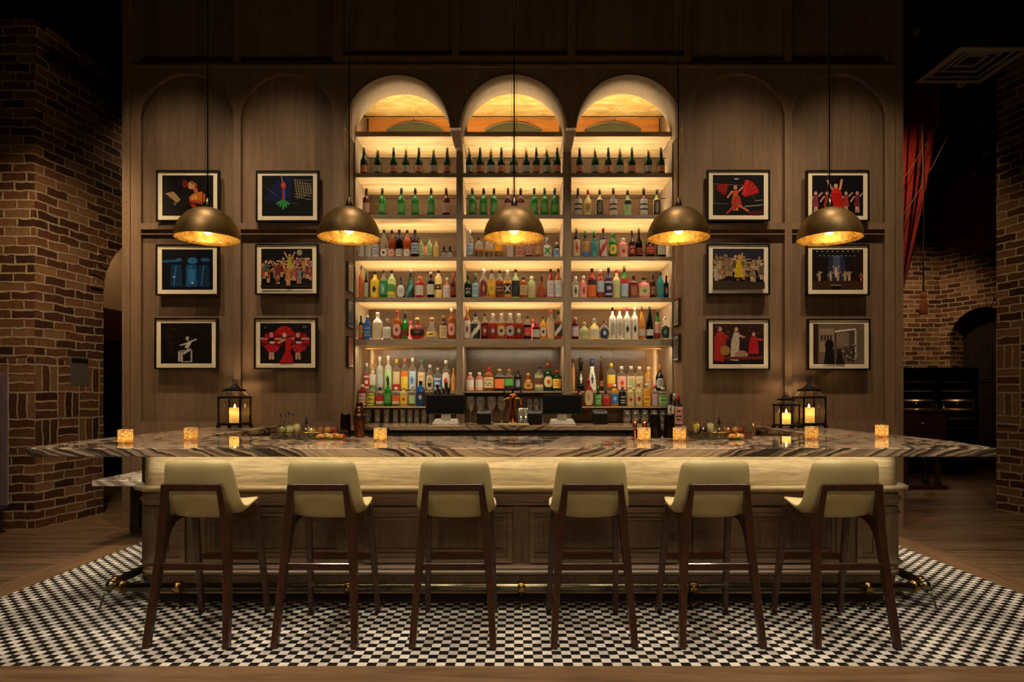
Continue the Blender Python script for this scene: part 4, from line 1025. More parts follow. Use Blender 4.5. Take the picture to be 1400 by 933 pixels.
# ================================================================== THINGS ON THE COUNTER
D = 4.95
SMOKE = plain('#241c18', 0.18, 0.7, name='smoked_steel'); BRONZ = plain('#5c3822', 0.2, 0.8, name='bronzed_steel')
for px, D, lab in ((472.5, 5.055, 'dark steel mixing tin standing left of the brown shaker'), (895.5, 4.9, 'dark steel mixing tin, left of two by the wine bottles'), (915, 4.92, 'dark steel mixing tin, right of two by the wine bottles')):
    o = MB().lathe([(.046, 0), (.0465, .006), (.044, .05), (.038, .17), (.037, .182), (.030, .185), (.002, .185)], (0, 0, 0), 28).build('mixing_tin', SMOKE, None, loc=(X(px, D), D, CTZ))
    tag(o, lab, 'mixing tin', 'dark mixing tins on the counter')
r = thing('cocktail_shaker', 'tall bronze-brown cocktail shaker on the left half of the counter', 'shaker', (X(491.5, 4.95), 4.95, CTZ))
MB().lathe([(.034, 0), (.036, .006), (.045, .13), (.046, .165), (.040, .185)], (0, 0, 0), 28).build('body', BRONZ, r)
MB().lathe([(.041, .185), (.041, .195), (.034, .225), (.030, .24)], (0, 0, 0), 28).build('shoulder', BRONZ, r)
MB().lathe([(.027, .24), (.027, .262), (.022, .268), (.002, .27)], (0, 0, 0), 24).build('lid', SMOKE, r)
for px, lab in ((868, 'copper double jigger, left of the pair by the votive'), (881, 'copper double jigger, right of the pair by the votive')):
    o = MB().lathe([(.022, 0), (.021, .004), (.012, .055), (.010, .062), (.012, .069), (.024, .125), (.022, .125), (.010, .075)], (0, 0, 0), 24).build('jigger', M_COPPER, None, loc=(X(px, 4.98), 4.98, CTZ))
    tag(o, lab, 'jigger', 'copper jiggers on the counter')

def tray(px0, px1, D, lab, handle):
    x0, x1 = X(px0, D), X(px1, D); c = (x0+x1)/2; w = (x1-x0)/2
    r = thing('serving_tray', lab, 'tray', (c, D, CTZ))
    MB().box(-w, w, -.13, .13, 0, .008).build('tray_base', M_BRASSDK, r, 0.002)
    wl = MB()
    for y in (-.13, .13): wl.box(-w, w, y-.002, y+.002, .008, .05)
    for x in (-w, w): wl.box(x-.002, x+.002, -.128, .128, .008, .05)
    wl.build('tray_wall', M_PANE, r)
    for y in (-.13, .13): MB().tube([(-w, y, .052), (w, y, .052)], .003, 6).build('tray_rim', M_BRASS, r)
    if handle:
        for sx in (-1, 1):
            MB().tube([(sx*w, -.13, .05), (sx*w, -.13, .115), (sx*w, .13, .115), (sx*w, .13, .05)], .004, 6).build('tray_handle', M_BRASS, r)
    return r
tray(378, 470, 4.86, 'low brass garnish tray left of the mixing tin', False)
tray(947, 1021, 4.86, 'brass garnish tray with raised handles right of the wine bottles', True)
GL_JAR = clearglass('jar_glass', (0.9, 0.9, 0.82), 0.75)
FILL = {'amber': plain('#b86a22', 0.3), 'orange': plain('#e89a3a', 0.4), 'red': plain('#a5281c', 0.3), 'olive': plain('#a8a04c', 0.4), 'cream': plain('#e8d8a4', 0.5), 'dark': plain('#1c1310', 0.3), 'green': plain('#3f6a2c', 0.5), 'yellow': plain('#eac85a', 0.4)}
def jar(px, D, h, rad, fill, lab, picks=0):
    z0 = CTZ+0.008; h *= 1.3
    r = thing('garnish_jar', lab, 'jar', (X(px, D), D, z0), 0, 'small jars on the garnish trays')
    MB().lathe([(rad*.95, 0), (rad, .004), (rad, h*.8), (rad*.86, h*.9), (rad*.9, h)], (0, 0, 0), 18, caps=False).build('glass', GL_JAR, r)
    MB().lathe([(rad*.9, .003), (rad*.9, h*.78), (.002, h*.79)], (0, 0, 0), 16).build('filling', FILL[fill], r)
    for k in range(picks):
        a = 2.4*k; dx, dy = rad*.5*math.cos(a), rad*.5*math.sin(a)
        p = MB().tube([(dx*.3, dy*.3, h*.6), (dx*1.6, dy*1.6, h*1.55+.012*(k % 2))], .0012, 5)
        p.sphere((dx*1.6, dy*1.6, h*1.55+.012*(k % 2)+.006), .008, 8)
        tag(p.build('cocktail_pick', FILL['dark'], None, loc=(X(px, D), D, z0)), 'dark-tipped cocktail pick, %s of those in the %s jar on the left tray' % (ORD[k], 'olive' if picks == 4 else 'pale'), 'cocktail pick', 'cocktail picks')
jar(386, 4.88, .075, .030, 'olive', 'squat jar of olives with dark picks, left end of left tray', 4)
jar(396.5, 4.84, .085, .028, 'cream', 'pale jar with dark picks, second on the left tray', 3)
jar(406, 4.88, .095, .026, 'cream', 'tall pale jar without picks, third on the left tray', 0)
jar(426, 4.90, .06, .028, 'yellow', 'low jar of yellow peel right of the dropper bottle', 0)
jar(952, 4.88, .10, .026, 'yellow', 'tall yellow jar at the left end of right tray', 0)
jar(961, 4.82, .07, .030, 'dark', 'short dark jar, second on the right tray', 0)
jar(971.5, 4.88, .10, .026, 'cream', 'tall cream jar, third on the right tray', 0)
jar(995, 4.88, .065, .028, 'amber', 'low amber jar right of the dropper bottle on right tray', 0)
for px, D, c, lab in ((438, 4.96, 'amber', 'low amber jar behind the left fruit slices, left of three'), (448, 4.95, 'orange', 'low orange jar behind the left fruit slices, middle of three'), (457.5, 4.96, 'red', 'low red jar behind the left fruit slices, right of three'), (1005, 4.96, 'orange', 'low orange jar behind the fruit slices on the right tray'), (1014, 4.95, 'red', 'low red jar at the right end of the right tray')):
    jar(px, D, .068, .025, c, lab)
for px, lab in ((419, 'small glass dropper bottle on the left garnish tray'), (983, 'small glass dropper bottle on the right garnish tray')):
    r = thing('dropper_bottle', lab, 'bottle', (X(px, 4.93), 4.93, CTZ+.008))
    MB().lathe([(.020, 0), (.021, .004), (.021, .075), (.009, .092), (.008, .10)], (0, 0, 0), 16).build('glass', GL_JAR, r)
    MB().lathe([(.011, .10), (.011, .118), (.007, .122), (.006, .145), (.002, .152)], (0, 0, 0), 14).build('dropper_cap', M_IRON, r)
FR = ['orange', 'red', 'orange', 'yellow', 'red', 'amber', 'orange', 'red']
SIDEW = {0: 'left', 1: 'right'}
for sidei, (p0, dp, n) in enumerate(((438, 4.2, 8), (1001, 3.6, 5))):
    for k in range(n):
        c = FR[k]; px = p0+dp*k; D = 4.765+.055*(k % 3)
        m = MB(); R_ = .032
        m.rings([[(R_*q*math.cos(PI*i/10), yy, R_*q*math.sin(PI*i/10)) for i in range(11)] for q, yy in ((.5, -.012), (1, -.008), (1, .008), (.5, .012))], 0, True, True)
        o = m.build('citrus_slice', FILL[c], None, loc=(X(px, D), D, CTZ+.008+(.022 if k % 3 == 1 else 0)*0), rot=(0, 0, .1*(k % 4)))
        tag(o, '%s fruit slice, %s from left among the fruit on the %s garnish tray' % (c, ORD[k], SIDEW[sidei]), 'fruit slice', 'fruit slices on the garnish trays')

# ================================================================== BACK COUNTER EQUIPMENT
BCZ = 1.08
def pos(px, lab):
    D = 6.98
    r = thing('till_terminal', lab, 'till', (X(px, D), D, BCZ), 0, 'black till screens on the back counter')
    MB().rings([[(-.14, -.10, 0), (.14, -.10, 0), (.14, .10, 0), (-.14, .10, 0)], [(-.135, -.095, .018), (.135, -.095, .018), (.12, .08, .06), (-.12, .08, .06)]], smooth=False).build('stand_base', M_WHITEP, r, 0.006)
    MB().beam([(0, .02, .04), (0, .0, .16)], (.10, .03)).build('stand_neck', M_WHITEP, r)
    m = MB(); a = math.radians(-5)
    sc = MB().box(-.212, .212, -.012, .014, -.105, .105).build('screen_housing', M_BLACK, r, 0.006, loc=(0, -.03, .215), rot=(a, 0, 0))
    MB().box(-.200, .200, -.0135, -.0125, -.092, .094).build('screen', M_BLACKG, sc)
    return r
pos(609.5, 'black till screen on a white stand, left of the beer tap')
pos(768.5, 'black till screen on a white stand, right of the beer tap')
for px, lab in ((662, 'small black receipt printer left of the beer tap'), (731, 'small black receipt printer between the tap and right till'), (820, 'small black receipt printer right of the right till')):
    D = 7.02
    r = thing('receipt_printer', lab, 'printer', (X(px, D), D, BCZ), 0, 'receipt printers on the back counter')
    MB().box(-.075, .075, -.08, .08, 0, .115).build('body', M_BLACK, r, 0.008)
    MB().rings([[(-.078, -.083, .115), (.078, -.083, .115), (.078, .083, .115), (-.078, .083, .115)], [(-.07, -.07, .145), (.07, -.07, .145), (.07, .08, .155), (-.07, .08, .155)]], smooth=False).build('lid', plain('#4a4742', 0.35), r, 0.004)
    MB().box(-.045, .045, -.074, -.02, .1455, .149).build('paper_slot', M_BLACKG, r)
D = 6.95
r = thing('beer_tap', 'polished copper beer tap column with two black-handled taps', 'beer tap', (X(701, D), D, BCZ))
MB().lathe([(.055, 0), (.055, .012), (.040, .02), (.034, .06), (.034, .25), (.042, .27), (.042, .30), (.034, .325), (.004, .335)], (0, 0, 0), 28).build('column', M_COPPER, r)
for s in (-1, 1):
    f = MB().tube([(0, -.02, .275), (s*.05, -.06, .28), (s*.085, -.09, .27), (s*.09, -.095, .215)], [.012, .012, .011, .009], 10).build('faucet', M_BRASS, r)
    MB().tube([(s*.085, -.09, .275), (s*.09, -.085, .37)], [.009, .013], 10).build('tap_handle', M_BLACK, f)
MB().lathe([(.012, .335), (.014, .38), (.009, .40), (.002, .402)], (0, 0, 0), 12).build('finial', M_BLACK, r)
M_CLOTH = velvet('cream_cloth', '#b8a57e', '#d8c69c')
o = MB().rings([[(-.19, -.075+.004*math.sin(3), 0.0), (.19, -.075, 0), (.19, .075, 0), (-.19, .075, 0)], [(-.185, -.07, .018), (.185, -.07, .014), (.185, .07, .018), (-.185, .07, .014)]], smooth=False).build('bar_towel', M_CLOTH, None, 0.006, loc=(X(699, 6.76), 6.76, BCZ))
tag(o, 'folded cream bar towel lying before the copper beer tap', 'towel')
# glassware
def tumbler(px, D, h, r0, r1, i, lab, grp, mat=None):
    o = MB().lathe([(r0, 0), (r1, h), (r1-.003, h), (r0-.003, .012), (.002, .010)], (0, 0, 0), 20, caps=False).build('highball_glass', mat or M_CLEAR, None, loc=(X(px, D), D, BCZ))
    tag(o, lab, 'glass', grp); return o
for i, px in enumerate((503.5, 516, 528.5, 541, 551, 560.5, 570, 580, 590)):
    tumbler(px, 7.26, .155, .030, .036, i, 'clear highball glass under the left bay step, %s from left' % ORD[i], 'highball glasses under the left bay step')
for i, px in enumerate((712, 719)):
    tumbler(px, 7.22, .17, .028, .031, i, 'clear tall glass right of the beer tap, %s of two' % ORD[i], 'tall glasses right of the beer tap')
WG = None
def wine_glass(px, D, h, rad, lab, grp):
    r = thing('wine_glass', lab, 'wine glass', (X(px, D), D, BCZ), 0, grp)
    MB().lathe([(rad*.8, 0), (rad*.8, .003), (.006, .010), (.004, h*.36), (.010, h*.42), (rad*.75, h*.55), (rad, h*.72), (rad*.94, h*.88), (rad*.84, h), (rad*.80, h), (rad*.9, h*.86), (rad*.95, h*.72), (rad*.7, h*.56), (.003, h*.45)], (0, 0, 0), 22, caps=False).build('glass', M_CLEAR, r)
for i, px in enumerate((643.5, 657, 672, 686)):
    wine_glass(px, 7.36, .30, .056, 'large clear wine glass left of the beer tap, %s from left' % ORD[i], 'wine glasses left of the beer tap')
for i, px in enumerate((724, 733, 742)):
    wine_glass(px, 7.38, .27, .036, 'clear wine glass right of the beer tap, %s from left' % ORD[i], 'wine glasses right of the beer tap')
for i, px in enumerate((857, 869, 881, 894, 906)):
    o = MB().lathe([(.030, 0), (.044, .03), (.050, .07), (.044, .12), (.036, .15), (.033, .15), (.041, .12), (.046, .07), (.040, .03), (.002, .012)], (0, 0, 0), 22, caps=False).build('stemless_glass', M_CLEAR, None, loc=(X(px, 7.24), 7.24, BCZ))
    tag(o, 'round stemless glass under the right bay step, %s from left' % ORD[i], 'glass', 'stemless glasses under the right bay step')

# ================================================================== THINGS IN THE DARK CORNERS
# purple velvet high-backed seat at the left edge
r = thing('banquette', 'purple velvet high-backed banquette at the left edge', 'banquette', (-5.72, 6.1, 0))
MB().box(-.75, .62, .25, .42, .25, 1.62).build('backrest', M_PURPLE, r, 0.04)
MB().box(-.75, .60, -.35, .26, .25, .50).build('seat_cushion', M_PURPLE, r, 0.05)
for sx in (-.68, .52):
    for y in (-.28, .33): MB().beam([(sx, y, 0), (sx, y, .26)], (.05, .05)).build('leg', M_BLACKWOOD, r)
# small box on the left brick wall
r = thing('control_panel', 'small dark metal control box on the left brick wall', 'control box', (-4.905, 7.24, 1.665), -math.radians(8.3))
MB().box(-.03, .02, -.13, .13, -.165, .165).build('body', plain('#6f675e', 0.35, 0.3), r, 0.006)
MB().box(.02, .026, -.11, .11, .10, .14).build('cover_strip', plain('#2c2926', 0.4, 0.5), r)
# red drape
r = thing('stage_curtain', 'red velvet stage curtain drawn to the left by gold ropes', 'curtain', (0, 9.0, 0))
m = MB(); rs = []
for j in range(25):
    t = j/24; z = 5.75-t*3.05
    xr = 5.98-0.08*t-0.50*t**1.6; xl = 4.7+0.55*t
    row = []
    for i in range(61):
        u = i/60; row.append((xl+(xr-xl)*u, 0.07*math.sin(u*52+1.2*t)*(1-.35*t)+0.03*math.sin(u*17), z+0.10*u*t))
    rs.append(row)
front_n = len(rs[0])
m.rings([a+[(x, y+0.03, z) for x, y, z in reversed(a)] for a in rs], 0, True, True).build('drape', M_CURTAIN, r)
MB().tube([(-1.9+6.2, 0.015, 5.78), (6.2, 0.015, 5.78)], .02, 8).build('curtain_track', M_IRON, r)
for x in (4.4, 6.1): MB().tube([(x, 0.015, 5.78), (x, 0.015, 6.25)], .012, 6).build('track_hanger', M_IRON, r)
for a, b, sag in (((6.02, -.14, 5.55), (5.1, -.14, 4.05), .25), ((5.98, -.15, 5.0), (5.1, -.15, 3.55), .22)):
    P = [(a[0]+(b[0]-a[0])*k/14, a[1], a[2]+(b[2]-a[2])*k/14-sag*math.sin(PI*k/14)*.5) for k in range(15)]
    MB().tube(P, .007, 7).build('gold_rope', M_ROPE, r)
MB().tube([(a[-1][0]+.004, a[-1][1]+.012, a[-1][2]) for a in rs], .012, 8).build('edge_trim', M_ROPE, r)
r = thing('rope_tassel', 'long gold rope with an orange tassel hanging before the brick wall', 'tassel', (X(1262.5, 8.75), 8.75, 0))
MB().tube([(0, 0, 2.78), (0.005, 0, 4.2), (-.03, 0, 6.2)], .012, 8).build('rope', M_ROPE, r)
TS = velvet('orange_tassel', '#8a3f1c', '#c0652e')
MB().lathe([(.012, 2.80), (.035, 2.77), (.035, 2.72), (.022, 2.70)], (0, 0, 0), 14).build('knot', TS, r)
MB().lathe([(.024, 2.71), (.045, 2.66), (.055, 2.50), (.05, 2.495)], (0, 0, 0), 18).build('fringe', TS, r)
# wine cooler
FX0, FX1, FY = 6.80, 8.22, 11.4
r = thing('wine_cooler', 'black two-door glass wine cooler below the right brick wall', 'wine cooler', ((FX0+FX1)/2, FY, 0))
hw = (FX1-FX0)/2
MB().box(-hw, hw, .60, .64, 0, 1.88).box(-hw, -hw+.03, .03, .6, 0, 1.88).box(hw-.03, hw, .03, .6, 0, 1.88).box(-hw+.03, hw-.03, .03, .6, 1.82, 1.88).box(-hw+.03, hw-.03, .03, .6, 0, .10).box(-.02, .02, .03, .6, .10, 1.82).build('cabinet', M_BLACK, r)
for s in (-1, 1):
    x0, x1 = (-hw, -.004) if s < 0 else (.004, hw)
    d = MB().box(x0, x0+.06, 0, .03, .1, 1.86).box(x1-.06, x1, 0, .03, .1, 1.86).box(x0+.06, x1-.06, 0, .03, 1.78, 1.86).box(x0+.06, x1-.06, 0, .03, .1, .18).build('door', M_IRON, r)
    MB().box(x0+.06, x1-.06, .012, .018, .18, 1.78).build('glass_pane', M_PANE, d)
    xh = -.06 if s < 0 else .06
    MB().tube([(xh, -.04, .55), (xh, -.04, 1.25)], .012, 8).build('handle', M_STEEL, d)
    for k in range(9):
        MB().box(x0+.04, x1-.04, .06, .56, .30+.165*k, .325+.165*k).build('rack_shelf', plain('#8a6a48', 0.5), r)
for s in (-1, 1): point('cooler_fill', (r.location.x+s*.36, FY+.035, 1.25), 1.6, (1, .75, .5), .02)  # added point lights that brighten the inside of the cooler
# dark host stand
HX = X(1264, 9.5)
r = thing('host_stand', 'dark carved wooden host stand beyond the right end of the bar', 'host stand', (HX, 9.5, 0))
MB().box(-.36, .36, -.03, .46, 1.14, 1.18).build('top', M_MAHOG, r, 0.008)
MB().box(-.33, .33, 0, .43, .52, 1.14).build('cabinet', M_MAHOG, r, 0.006)
for k in range(2):
    dr = MB().box(-.30, .30, -.02, 0, .56+.29*k, .82+.29*k).build('drawer', M_MAHOG, r, 0.008)
    MB().tube([(-.08, -.03, .69+.29*k), (.08, -.03, .69+.29*k)], .008, 8).build('handle', M_BRASS, dr)
for sx in (-.24, .24):
    for y in (.07, .36):
        MB().lathe([(.035, .06), (.05, .09), (.03, .13), (.045, .25), (.05, .36), (.03, .42), (.05, .46), (.045, .52)], (sx, y, 0), 14).build('turned_leg', M_MAHOG, r)
MB().box(-.34, .34, -.02, .44, 0, .065).build('base_plate', M_MAHOG, r, 0.01)
# ceiling fittings
r = thing('air_diffuser', 'square ceiling air diffuser with nested louvres at upper right', 'vent', (5.28, 7.45, 5.2))
for k in range(4):
    a = .40-.09*k; z = .02*k
    m = MB(); w = .06 if k == 0 else .03
    m.box(-a, a, -a, -a+w, z, z+.012).box(-a, a, a-w, a, z, z+.012).box(-a, -a+w, -a+w, a-w, z, z+.012).box(a-w, a, -a+w, a-w, z, z+.012)
    m.build('louvre_ring', plain('#a09a8e', 0.5), r)
MB().box(-.37, .37, -.37, .37, .085, .4).build('duct', M_CEIL, r)
MB().tube([(.2, 0, .38), (.2, 0, 1.05)], .02, 8).build('hanger_rod', M_IRON, r)
MB().tube([(-.2, 0, .38), (-.2, 0, 1.05)], .02, 8).build('hanger_rod', M_IRON, r)
SL = [(1338, 172, 10.5, 'topmost of three hanging at upper right'), (1341, 211, 11.0, 'middle one of three hanging at upper right'), (1326, 237, 10.8, 'lowest of three hanging at upper right'),
      (1247, 158, 9.4, 'hanging before the red curtain top'), (1245, 46, 8.2, 'near the oak wall at upper right'), (1306, 115, 8.3, 'under the far edge of the air diffuser'), (127, 93, 9.8, 'left of two at upper left'), (148, 100, 9.6, 'right of two at upper left')]
for px, py, D, w in SL:
    z = Z(py, D); tz = min(6.2, z+2.6)
    r = thing('stage_spotlight', 'small dark stage spotlight, '+w, 'spotlight', (X(px, D), D, z), 0, 'stage spotlights under the ceiling')
    a = (0.0, -.10, -.06)
    MB().tube([(0, .08, .03), (0, -.04, -.02), (0, -.10, -.045)], [.05, .055, .065], 14).build('housing', plain('#3a3836', 0.4, 0.6), r)
    MB().tube([(0, -.102, -.046), (0, -.106, -.048)], .056, 14).build('lens', plain('#c8ccc4', 0.1, 0.3), r)
    MB().beam([(-.07, 0, 0), (-.07, 0, .09), (.07, 0, .09), (.07, 0, 0)], (.012, .012), (0, 1, 0)).build('yoke', M_IRON, r)
    MB().tube([(0, 0, .09), (0, 0, 6.24-z)], .012, 8).build('drop_rod', M_IRON, r)

# ================================================================== BOTTLES
PROF = {  # (height share, radius share), cap start, default label span
 'champ': ([(0, .92), (.02, 1), (.42, 1), (.52, .93), (.63, .62), (.73, .40), (.84, .31), (1, .30)], .72, (.10, .33)),
 'wine': ([(0, .94), (.02, 1), (.54, 1), (.61, .9), (.67, .58), (.72, .37), (1, .34)], .80, (.12, .46)),
 'spirit': ([(0, .94), (.02, 1), (.60, 1), (.67, .86), (.73, .52), (.79, .36), (1, .36)], .88, (.14, .52)),
 'short': ([(0, .94), (.03, 1), (.66, 1), (.74, .82), (.79, .45), (.84, .38), (1, .38)], .86, (.14, .58)),
 'tall': ([(0, .94), (.02, 1), (.64, 1), (.71, .82), (.76, .44), (.82, .34), (1, .34)], .87, (.12, .50)),
 'square': ([(0, .96), (.02, 1), (.62, 1), (.70, .80), (.75, .42), (.80, .36), (1, .36)], .87, (.12, .55)),
 'cone': ([(0, .96), (.02, 1), (.35, .96), (.58, .66), (.70, .42), (.80, .32), (1, .28)], .90, (.12, .42)),
 'squat': ([(0, .88), (.06, 1), (.48, 1), (.60, .84), (.69, .42), (.76, .28), (1, .28)], .78, (.12, .48)),
 'curvy': ([(0, .82), (.05, .95), (.25, 1), (.42, .82), (.50, .78), (.62, 1), (.74, .90), (.82, .52), (.87, .44), (1, .44)], .90, (.30, .50)),
 'flute': ([(0, .94), (.02, 1), (.28, 1), (.50, .84), (.72, .50), (.88, .30), (1, .30)], .84, (.12, .30)),
 'disc': ([(0, .45), (.03, .60), (.12, .84), (.24, .97), (.34, 1), (.46, .94), (.57, .74), (.64, .46), (.68, .30), (.78, .26), (1, .26)], .74, (.18, .50)),
 'bell': ([(0, 1), (.03, 1), (.10, .97), (.30, .76), (.50, .46), (.62, .30), (.70, .26), (1, .26)], .76, (.12, .34)),
 'ceram': ([(0, .90), (.05, 1), (.18, .98), (.34, .86), (.55, .60), (.68, .44), (.74, .52), (.84, .56), (.92, .50), (1, .42)], .76, (.14, .60)),
 'dropper': ([(0, .96), (.03, 1), (.48, 1), (.58, .80), (.62, .48), (1, .46)], .60, (.08, .44)),
}
CAPC = {'bk': ('#151110', 'black'), 'gd': ('#b08c4e', 'gold'), 'rd': ('#b52018', 'red'), 'wh': ('#e0dccf', 'white'), 'wd': ('#b07a42', 'wooden'), 'gn': ('#2f7a34', 'green'), 'og': ('#d8762a', 'orange'),
        'yl': ('#e0b428', 'yellow'), 'pk': ('#d8406a', 'pink'), 'sv': ('#b4b2ac', 'silver'), 'bn': ('#5a3018', 'brown'), 'nv': ('#232c58', 'navy'), 'cl': ('#dcd8c8', 'clear'), 'bl': ('#2a62a8', 'blue'), 'br': ('#3a1a14', 'brown')}
LABC = {'wh': ('#cfc9ba', 'white'), 'cr': ('#c9b78a', 'cream'), 'pk': ('#d9a090', 'pink'), 'gy': ('#b5b3a8', 'grey'), 'bk': ('#17130f', 'black'), 'gn': ('#4f9a48', 'green'), 'pg': ('#a9cf8f', 'pale-green'), 'tl': ('#4d9a94', 'teal'), 'rd': ('#b8261f', 'red'),
        'og': ('#d86a2c', 'orange'), 'yl': ('#e2c040', 'yellow'), 'bl': ('#3a74b8', 'blue'), 'lb': ('#a6bccf', 'pale-blue'), 'nv': ('#20284e', 'navy'), 'lv': ('#b6a4bc', 'lavender'), 'bn': ('#5c3420', 'brown'), 'tn': ('#b98a58', 'tan'), 'gd': ('#c09a48', 'gold'), 'mr': ('#7c2a24', 'maroon'), 'dg': ('#20382a', 'dark-green')}
def capm(c): return plain(CAPC[c][0], 0.35, 0.5 if c in ('gd', 'sv') else 0.0, name='cap_'+CAPC[c][1])
def labm(c): return plain(LABC[c][0], 0.55, 0.3 if c == 'gd' else 0, name='label_'+LABC[c][1], var=0.06)
BM = {}
def bottle_parts(w, h, shape, gl, cap, lab, acc, pat, fill, ball, span, k, depth):
    key = (round(w, 4), round(h, 4), shape, gl, cap, lab, acc, pat, fill, ball, span)
    if key in BM: return BM[key]
    prof, cap0, sp = PROF[shape]; span = span or sp; r = w/2
    def rad(t):
        for (a, ra), (b, rb) in zip(prof, prof[1:]):
            if a <= t <= b: return ra+(rb-ra)*(t-a)/max(1e-6, b-a)
        return prof[-1][1]
    ts = sorted(set([p[0] for p in prof]+[fill] if fill else [p[0] for p in prof]))
    ts = [t for t in ts if t < cap0-0.01]+[cap0]
    m = MB(); mi = [(1 if fill and (a+b)/2 > fill else 0) for a, b in zip(ts, ts[1:])]
    m.lathe([(r*rad(t), h*t) for t in ts]+[(r*rad(cap0)*.98, h*(cap0+.02))], (0, 0, 0), 20, mi+[1 if fill else 0], k, depth)
    gm = m.build('tmp', [glass(gl)]+([glass('clr')] if fill else []))
    m = MB(); rc = r*max(rad(cap0+.03), .26)*1.10
    if ball: m.lathe([(rc*.75, h*(cap0+.004)), (rc*.78, h*cap0+rc*.3)], (0, 0, 0), 14); m.sphere((0, 0, h-rc*1.25), rc*1.3, 14)
    elif shape in ('champ', 'wine', 'flute', 'ceram'): m.lathe([(r*rad(t)*1.05+.0004, h*t) for t in (cap0, (cap0+1)/2, .985)]+[(r*rad(1)*.7, h)], (0, 0, 0), 16)
    else: m.lathe([(rc, h*(cap0+.004)), (rc, h*.985), (rc*.85, h)], (0, 0, 0), 16)
    cm = m.build('tmp', capm(cap))
    lm = None
    if lab:
        m = MB(); nc, nr = 12, 10; A = math.radians(66 if k == 2.0 else 62)
        for j in range(nr):
            for i in range(nc):
                def pt(ii, jj):
                    t = span[0]+(span[1]-span[0])*jj/nr; a = -PI/2+A*(2*ii/nc-1); ca, sa = math.cos(a), math.sin(a)
                    if k != 2.0:
                        g = (abs(ca)**k+abs(sa)**k)**(-1/k); ca *= g; sa *= g
                    q = r*rad(t)+.0012
                    return (q*ca, q*sa*depth-.0006, h*t)
                u, v = (i+.5)/nc*2-1, (j+.5)/nr*2-1
                on = {'n': False, 'l': (j in (2, 4, 7)) and 2 <= i <= 9 and (i*7+j*3) % 5 != 0, 'o': u*u*2.2+v*v < .17, 'b': v < -.35, 't': v > .35, 'd': abs(v-u*.9) < .38, 'x': abs(abs(u)-abs(v)) < .22 and abs(u) < .7,
                      'v': abs(u)*1.3+abs(v) < .62, 's': (j in (1, 8)) or (j in (4, 5) and 3 <= i <= 8), 'w': (j in (3, 6)), 'p': u*u*1.6+v*v < .55 and (i+j) % 2 == 0}[pat]
                m.quad([pt(i, j), pt(i+1, j), pt(i+1, j+1), pt(i, j+1)], 1 if on else 0)
        # oval label: drop the corner faces
        if pat in 'op' and acc and shape in ('disc', 'squat', 'spirit') and lab != 'bk':
            keep = [((i % nc+.5)/nc*2-1)**2*1.1+((i//nc+.5)/nr*2-1)**2 < 1.15 for i in range(nc*nr)]
            m.f = [f for f, q in zip(m.f, keep) if q]; m.mi = [f for f, q in zip(m.mi, keep) if q]; m.sm = [f for f, q in zip(m.sm, keep) if q]
        lm = m.build('tmp', [labm(lab), labm(acc or lab)], smooth=True)
    res = []
    for o in (gm, cm, lm):
        if o is None: res.append(None); continue
        res.append(o.data); bpy.data.objects.remove(o)
    BM[key] = res; return res

KINDS_ = {'champ': ('champagne_bottle', 'champagne bottle'), 'wine': ('wine_bottle', 'wine bottle'), 'flute': ('slender_bottle', 'slender bottle'), 'dropper': ('bitters_bottle', 'bitters bottle'), 'disc': ('round_flask', 'round flask'), 'bell': ('bell_decanter', 'bell decanter'), 'ceram': ('ceramic_bottle', 'ceramic bottle')}
def place(px, w, h, shape, gl, cap, lab, acc, pat, D, zb, where, grp, opt=''):
    s = F/D; W_, H_ = w/s, h/s
    k, dp = (4.5, .85) if shape == 'square' else (2.0, .48 if shape == 'disc' else 1.0)
    if 'q' in opt: k, dp = 4.5, .8
    fill = .62 if 'f' in opt else (.40 if 'h' in opt else None)
    span = (.05, .60) if 'F' in opt else ((.05, .30) if 'L' in opt else None)
    g, c, l = bottle_parts(W_, H_, shape, gl, cap, lab, acc, pat, fill, 'B' in opt, span, k, dp)
    nm, kd = KINDS_.get(shape, ('liquor_bottle', 'bottle'))
    if shape == 'short' or shape == 'squat': kd = 'squat bottle'
    if shape in ('cone', 'curvy'): kd = {'cone': 'tapered bottle', 'curvy': 'waisted bottle'}[shape]
    if shape == 'tall': kd = 'tall bottle'
    if 'q' in opt or shape == 'square': kd = 'square bottle'
    lb = '%s %s' % (GL[gl][1], kd)
    lb += ' with %s cap%s' % (CAPC[cap][1], (' and %s label' % LABC[lab][1]) if lab else '') if shape != 'champ' else ' with %s foil and %s label' % (CAPC[cap][1], LABC[lab][1])
    x = X(px, D)
    for a_, b_ in BAYS:
        if a_-.1 < x < b_+.1 and D > 7.17: x = min(max(x, a_+W_/2+.004), b_-W_/2-.004)
    r = thing(nm, lb+', '+where, 'bottle', (x, D, zb+.0003), 0, grp)
    put('glass_body', g, r); put('cap' if shape != 'champ' else 'foil', c, r)
    if l: put('label', l, r)
    return r
SN = ['', 'top shelf', 'second shelf', 'third shelf', 'fourth shelf', 'fifth shelf']
BN = ['left bay', 'middle bay', 'right bay']
def fit(items):
    items = [list(i) for i in sorted(items, key=lambda q: q[0])]
    for a, b in zip(items, items[1:]):
        gap = b[0]-a[0]-0.25; need = (a[1]+b[1])/2
        if need > gap: a[1] *= gap/need; b[1] *= gap/need
    return [tuple(i) for i in items]
